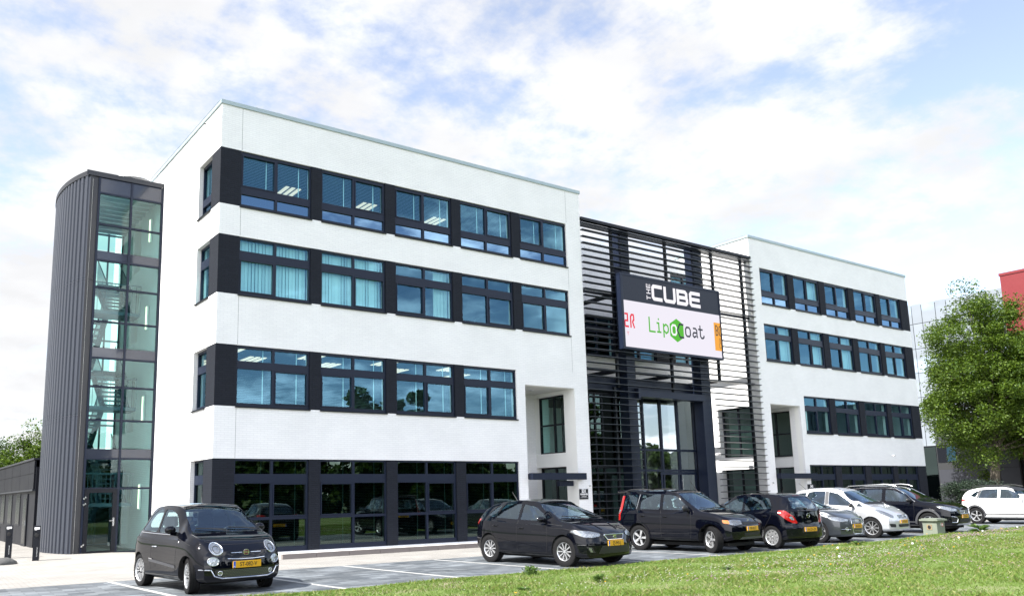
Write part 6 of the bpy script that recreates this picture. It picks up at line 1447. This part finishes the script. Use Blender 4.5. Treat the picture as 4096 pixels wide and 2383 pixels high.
# ---- 7: large black family car with silver roof rails
sp = dict(x=(-2.32,2.32), W=.92, R=.35, ax=(1.42,-1.42), paint=paint('deep_black_paint', (.0014,.0018,.0045)), tw=.225, rim=.66, spokes=('twist',5), steer=2, arch=.05,
 top=[(-2.32,1.05),(-2.24,1.25),(-2.05,1.48),(-1.7,1.60),(-.9,1.645),(-.2,1.64),(.15,1.58),(.55,1.40),(.95,1.18),(1.18,1.085),(1.5,1.05),(1.9,.99),(2.15,.92),(2.32,.84)],
 belt=[(-2.32,1.02),(-1.6,1.10),(0,1.05),(.8,1.03),(1.2,1.0),(1.7,.94),(2.1,.86),(2.32,.80)],
 w=[(-2.32,.82),(-1.9,.89),(-1.4,.92),(0,.90),(1.3,.92),(1.9,.90),(2.32,.80)], wroof=[(-2.32,.58),(-1.8,.62),(-1.0,.65),(0,.65),(.4,.65),(1.1,.74),(2.32,.70)],
 bot=[(-2.32,.36),(-1.9,.26),(1.7,.24),(2.32,.26)], gf=[(.2,.10),(.35,.0),(.6,.0),(.75,.02),(.9,.07),(1.6,.2)], gr=[(.2,.08),(.4,.0),(.7,.0),(.9,.03),(1.6,.08)], kf=.24, kr=.2, kb=.94,
 cab=(-2.02,1.22), dash=1.0, seatx=(.15,-.75), seat=.62, cabz=.5,
 glass=[('side', rounded([(-.15,1.10),(.86,1.075),(.50,1.32),(.15,1.47),(-.15,1.51)],.05)), ('side', rounded([(-1.12,1.12),(-.28,1.10),(-.28,1.51),(-1.0,1.52)],.05)), ('side', rounded([(-1.95,1.18),(-1.24,1.13),(-1.12,1.50),(-1.7,1.47)],.05)), ('front', rounded([(-.74,1.12),(.74,1.12),(.60,1.55),(-.60,1.55)],.06)), ('rear', rounded([(-.6,1.12),(.6,1.12),(.52,1.48),(-.52,1.48)],.06))])
hd = NOSE(4); c = Car(sp, 'family_car', wheelbase_place(22.05,-8.75,sp,hd), hd, 'large black family car with silver roof rails behind the utility cabinet')
gp = rounded([(-.40,.78),(-.34,.64),(.34,.64),(.40,.78)],.04); c.patch('grille', gp, 'front', MT['gap'], off=.004); c.line('grille_frame', [(-.46,.80),(-.34,.645),(.34,.645),(.46,.80)], 'front', .016, MT['chrome'], off=.008, tube=True)
for z in (.68,.715,.75): c.line('grille_bar', [(-.34,z),(.34,z)], 'front', .010, MT['silver'], off=.008)
c.badge('lion',0,.715,.06); c.plate('ZL-885-R',.56,w=.50); c.patch('lower_grille', rounded([(-.42,.36),(.42,.36),(.42,.48),(-.42,.48)],.03), 'front', MT['gap'], off=.004)
c.wrap('headlight', [(2.22,.44,.80),(2.24,.50,.73),(2.1,.70,.73),(1.85,.86,.83),(1.72,.89,.90),(1.85,.84,.92),(2.1,.62,.87)], 40, MT['clear_lens'], ring=.012)
c.mirror_front('fog_light', rounded([(.50,.38),(.74,.36),(.84,.46),(.80,.56),(.50,.52)],.04), MT['gap'], off=.004)
for s_ in (1,-1): c.line('fog_frame', [(s_*.78,.57),(s_*.56,.54),(s_*.50,.47),(s_*.56,.37),(s_*.78,.37)], 'front', .025, MT['silver'], off=.008, tube=True)
c.patch('skid_plate', rounded([(-.56,.28),(.56,.28),(.50,.33),(-.50,.33)],.02), 'front', MT['silver'], off=.008)
c.arch(0,.075,MT['trimgrey'],off=.010)
for sd in (1,-1):
    c.line('sill_trim', [(-1.0,.34),(1.0,.34)], 'side', .13, MT['trimgrey'], off=.008, sd=sd); c.line('window_strip', [(.98,1.06),(.60,1.33),(.22,1.52),(-.15,1.56),(-1.1,1.56),(-1.75,1.51)], 'side', .016, MT['silver'], off=.008, sd=sd, tube=True)
    b = MB(); b.tube([(-1.75,sd*.66,1.58),(-1.6,sd*.665,1.645),(-.2,sd*.68,1.69),(.10,sd*.67,1.66),(.25,sd*.66,1.60)],.020,8); b.build('roof_rail', MT['silver'], c.root, smooth=True)
c.gaps([[(.92,1.05),(.95,.75),(.88,.42)],[(-.22,1.09),(-.22,.42)],[(-1.18,1.11),(-1.15,.8),(-1.0,.42)]]); c.mirror(.80,1.10,MT['plastic']); c.handle(-.08,.93,MT['chrome']); c.handle(-1.0,.96,MT['chrome']); c.wipers(1,1.12)
tails(c, rounded([(.50,.92),(.86,.92),(.86,1.02),(.50,1.02)],.02)); c.plate('ZL-885-R',.75,rear=True); c.place()

# ---- 8: white crossover with dark roof at the right edge
sp = dict(x=(-2.09,2.09), W=.90, R=.335, ax=(1.28,-1.32), paint=paint('white_paint', (.80,.80,.80)), tw=.22, rim=.66, spokes=('twist',5), steer=0, arch=.05,
 top=[(-2.09,1.02),(-2.0,1.18),(-1.82,1.36),(-1.5,1.47),(-.9,1.54),(-.3,1.55),(.05,1.51),(.45,1.36),(.85,1.16),(1.15,1.05),(1.5,1.02),(1.85,.95),(2.09,.84)],
 belt=[(-2.09,1.0),(-1.5,1.06),(0,1.0),(.8,.98),(1.2,.96),(1.7,.90),(2.09,.80)],
 w=[(-2.09,.80),(-1.7,.87),(-1.3,.90),(0,.88),(1.2,.90),(1.7,.88),(2.09,.78)], wroof=[(-2.09,.56),(-1.6,.60),(-1.0,.62),(0,.62),(.4,.62),(1.0,.70),(2.09,.66)],
 bot=[(-2.09,.34),(-1.7,.25),(1.5,.24),(2.09,.26)], gf=[(.2,.10),(.35,.0),(.6,.0),(.8,.03),(.9,.06),(1.6,.2)], gr=[(.2,.08),(.35,.0),(.7,.0),(.9,.03),(1.6,.08)], kf=.24, kr=.22, kb=.94,
 cab=(-1.78,1.15), dash=.95, seatx=(.05,-.85), seat=.58, cabz=.48,
 glass=[('side', rounded([(-.25,1.05),(.72,1.03),(.42,1.25),(.10,1.40),(-.25,1.44)],.04)), ('side', rounded([(-1.16,1.07),(-.36,1.05),(-.36,1.44),(-.8,1.44),(-1.05,1.41)],.04)), ('side', rounded([(-1.55,1.16),(-1.28,1.10),(-1.16,1.36),(-1.30,1.34)],.03)), ('front', rounded([(-.72,1.08),(.72,1.08),(.58,1.47),(-.58,1.47)],.06)), ('rear', rounded([(-.55,1.10),(.55,1.10),(.48,1.38),(-.48,1.38)],.06))])
hd = NOSE(0); c = Car(sp, 'crossover_car', (31.74,-7.57,G0), hd, 'white crossover with dark roof and grey cladding at the right edge of the photo')
c.arch(0,.07,MT['trimgrey'],off=.010)
for sd in (1,-1):
    c.line('sill_trim', [(-.98,.35),(.94,.35)], 'side', .15, MT['trimgrey'], off=.008, sd=sd); pass
    c.patch('pillar_trim', [(-1.24,1.07),(-1.16,1.06),(-1.05,1.42),(-1.16,1.40)], 'side', MT['trimgrey'], off=.004, sd=sd)
c.patch('dark_roof', rounded([(-1.95,-.42),(-1.5,-.58),(.35,-.60),(.45,-.5),(.45,.5),(.35,.60),(-1.5,.58),(-1.95,.42)],.08), 'top', MT['plastic'], off=.004, step=.07)
b = MB(); b.box(-2.06,-.52,1.40,-1.75,.52,1.45); b.build('spoiler', MT['plastic'], c.root, bevel=.02, smooth=True)
for sd in (1,-1): b = MB(); b.tube([(-1.5,sd*.6,1.48),(-1.35,sd*.6,1.57),(-.2,sd*.61,1.60),(.15,sd*.61,1.53)],.016,8); b.build('roof_rail', MT['plastic'], c.root, smooth=True)
c.gaps([[(.80,1.0),(.82,.7),(.78,.44)],[(-.31,1.03),(-.31,.44)],[(-1.24,1.04),(-1.2,.8),(-1.0,.46)]],.009); c.mirror(.70,1.03,sp['paint']); c.handle(-.18,.88,sp['paint']); c.handle(-1.05,.91,sp['paint'])
c.wrap('tail_light', [(-1.97,.55,.95),(-1.90,.70,.93),(-1.66,.86,.99),(-1.72,.85,1.02),(-1.95,.60,1.03)], 135, MT['red_lens']); c.plate('XK-291-D' if False else 'ZL-885-R',.62,rear=True) if False else None; c.place()
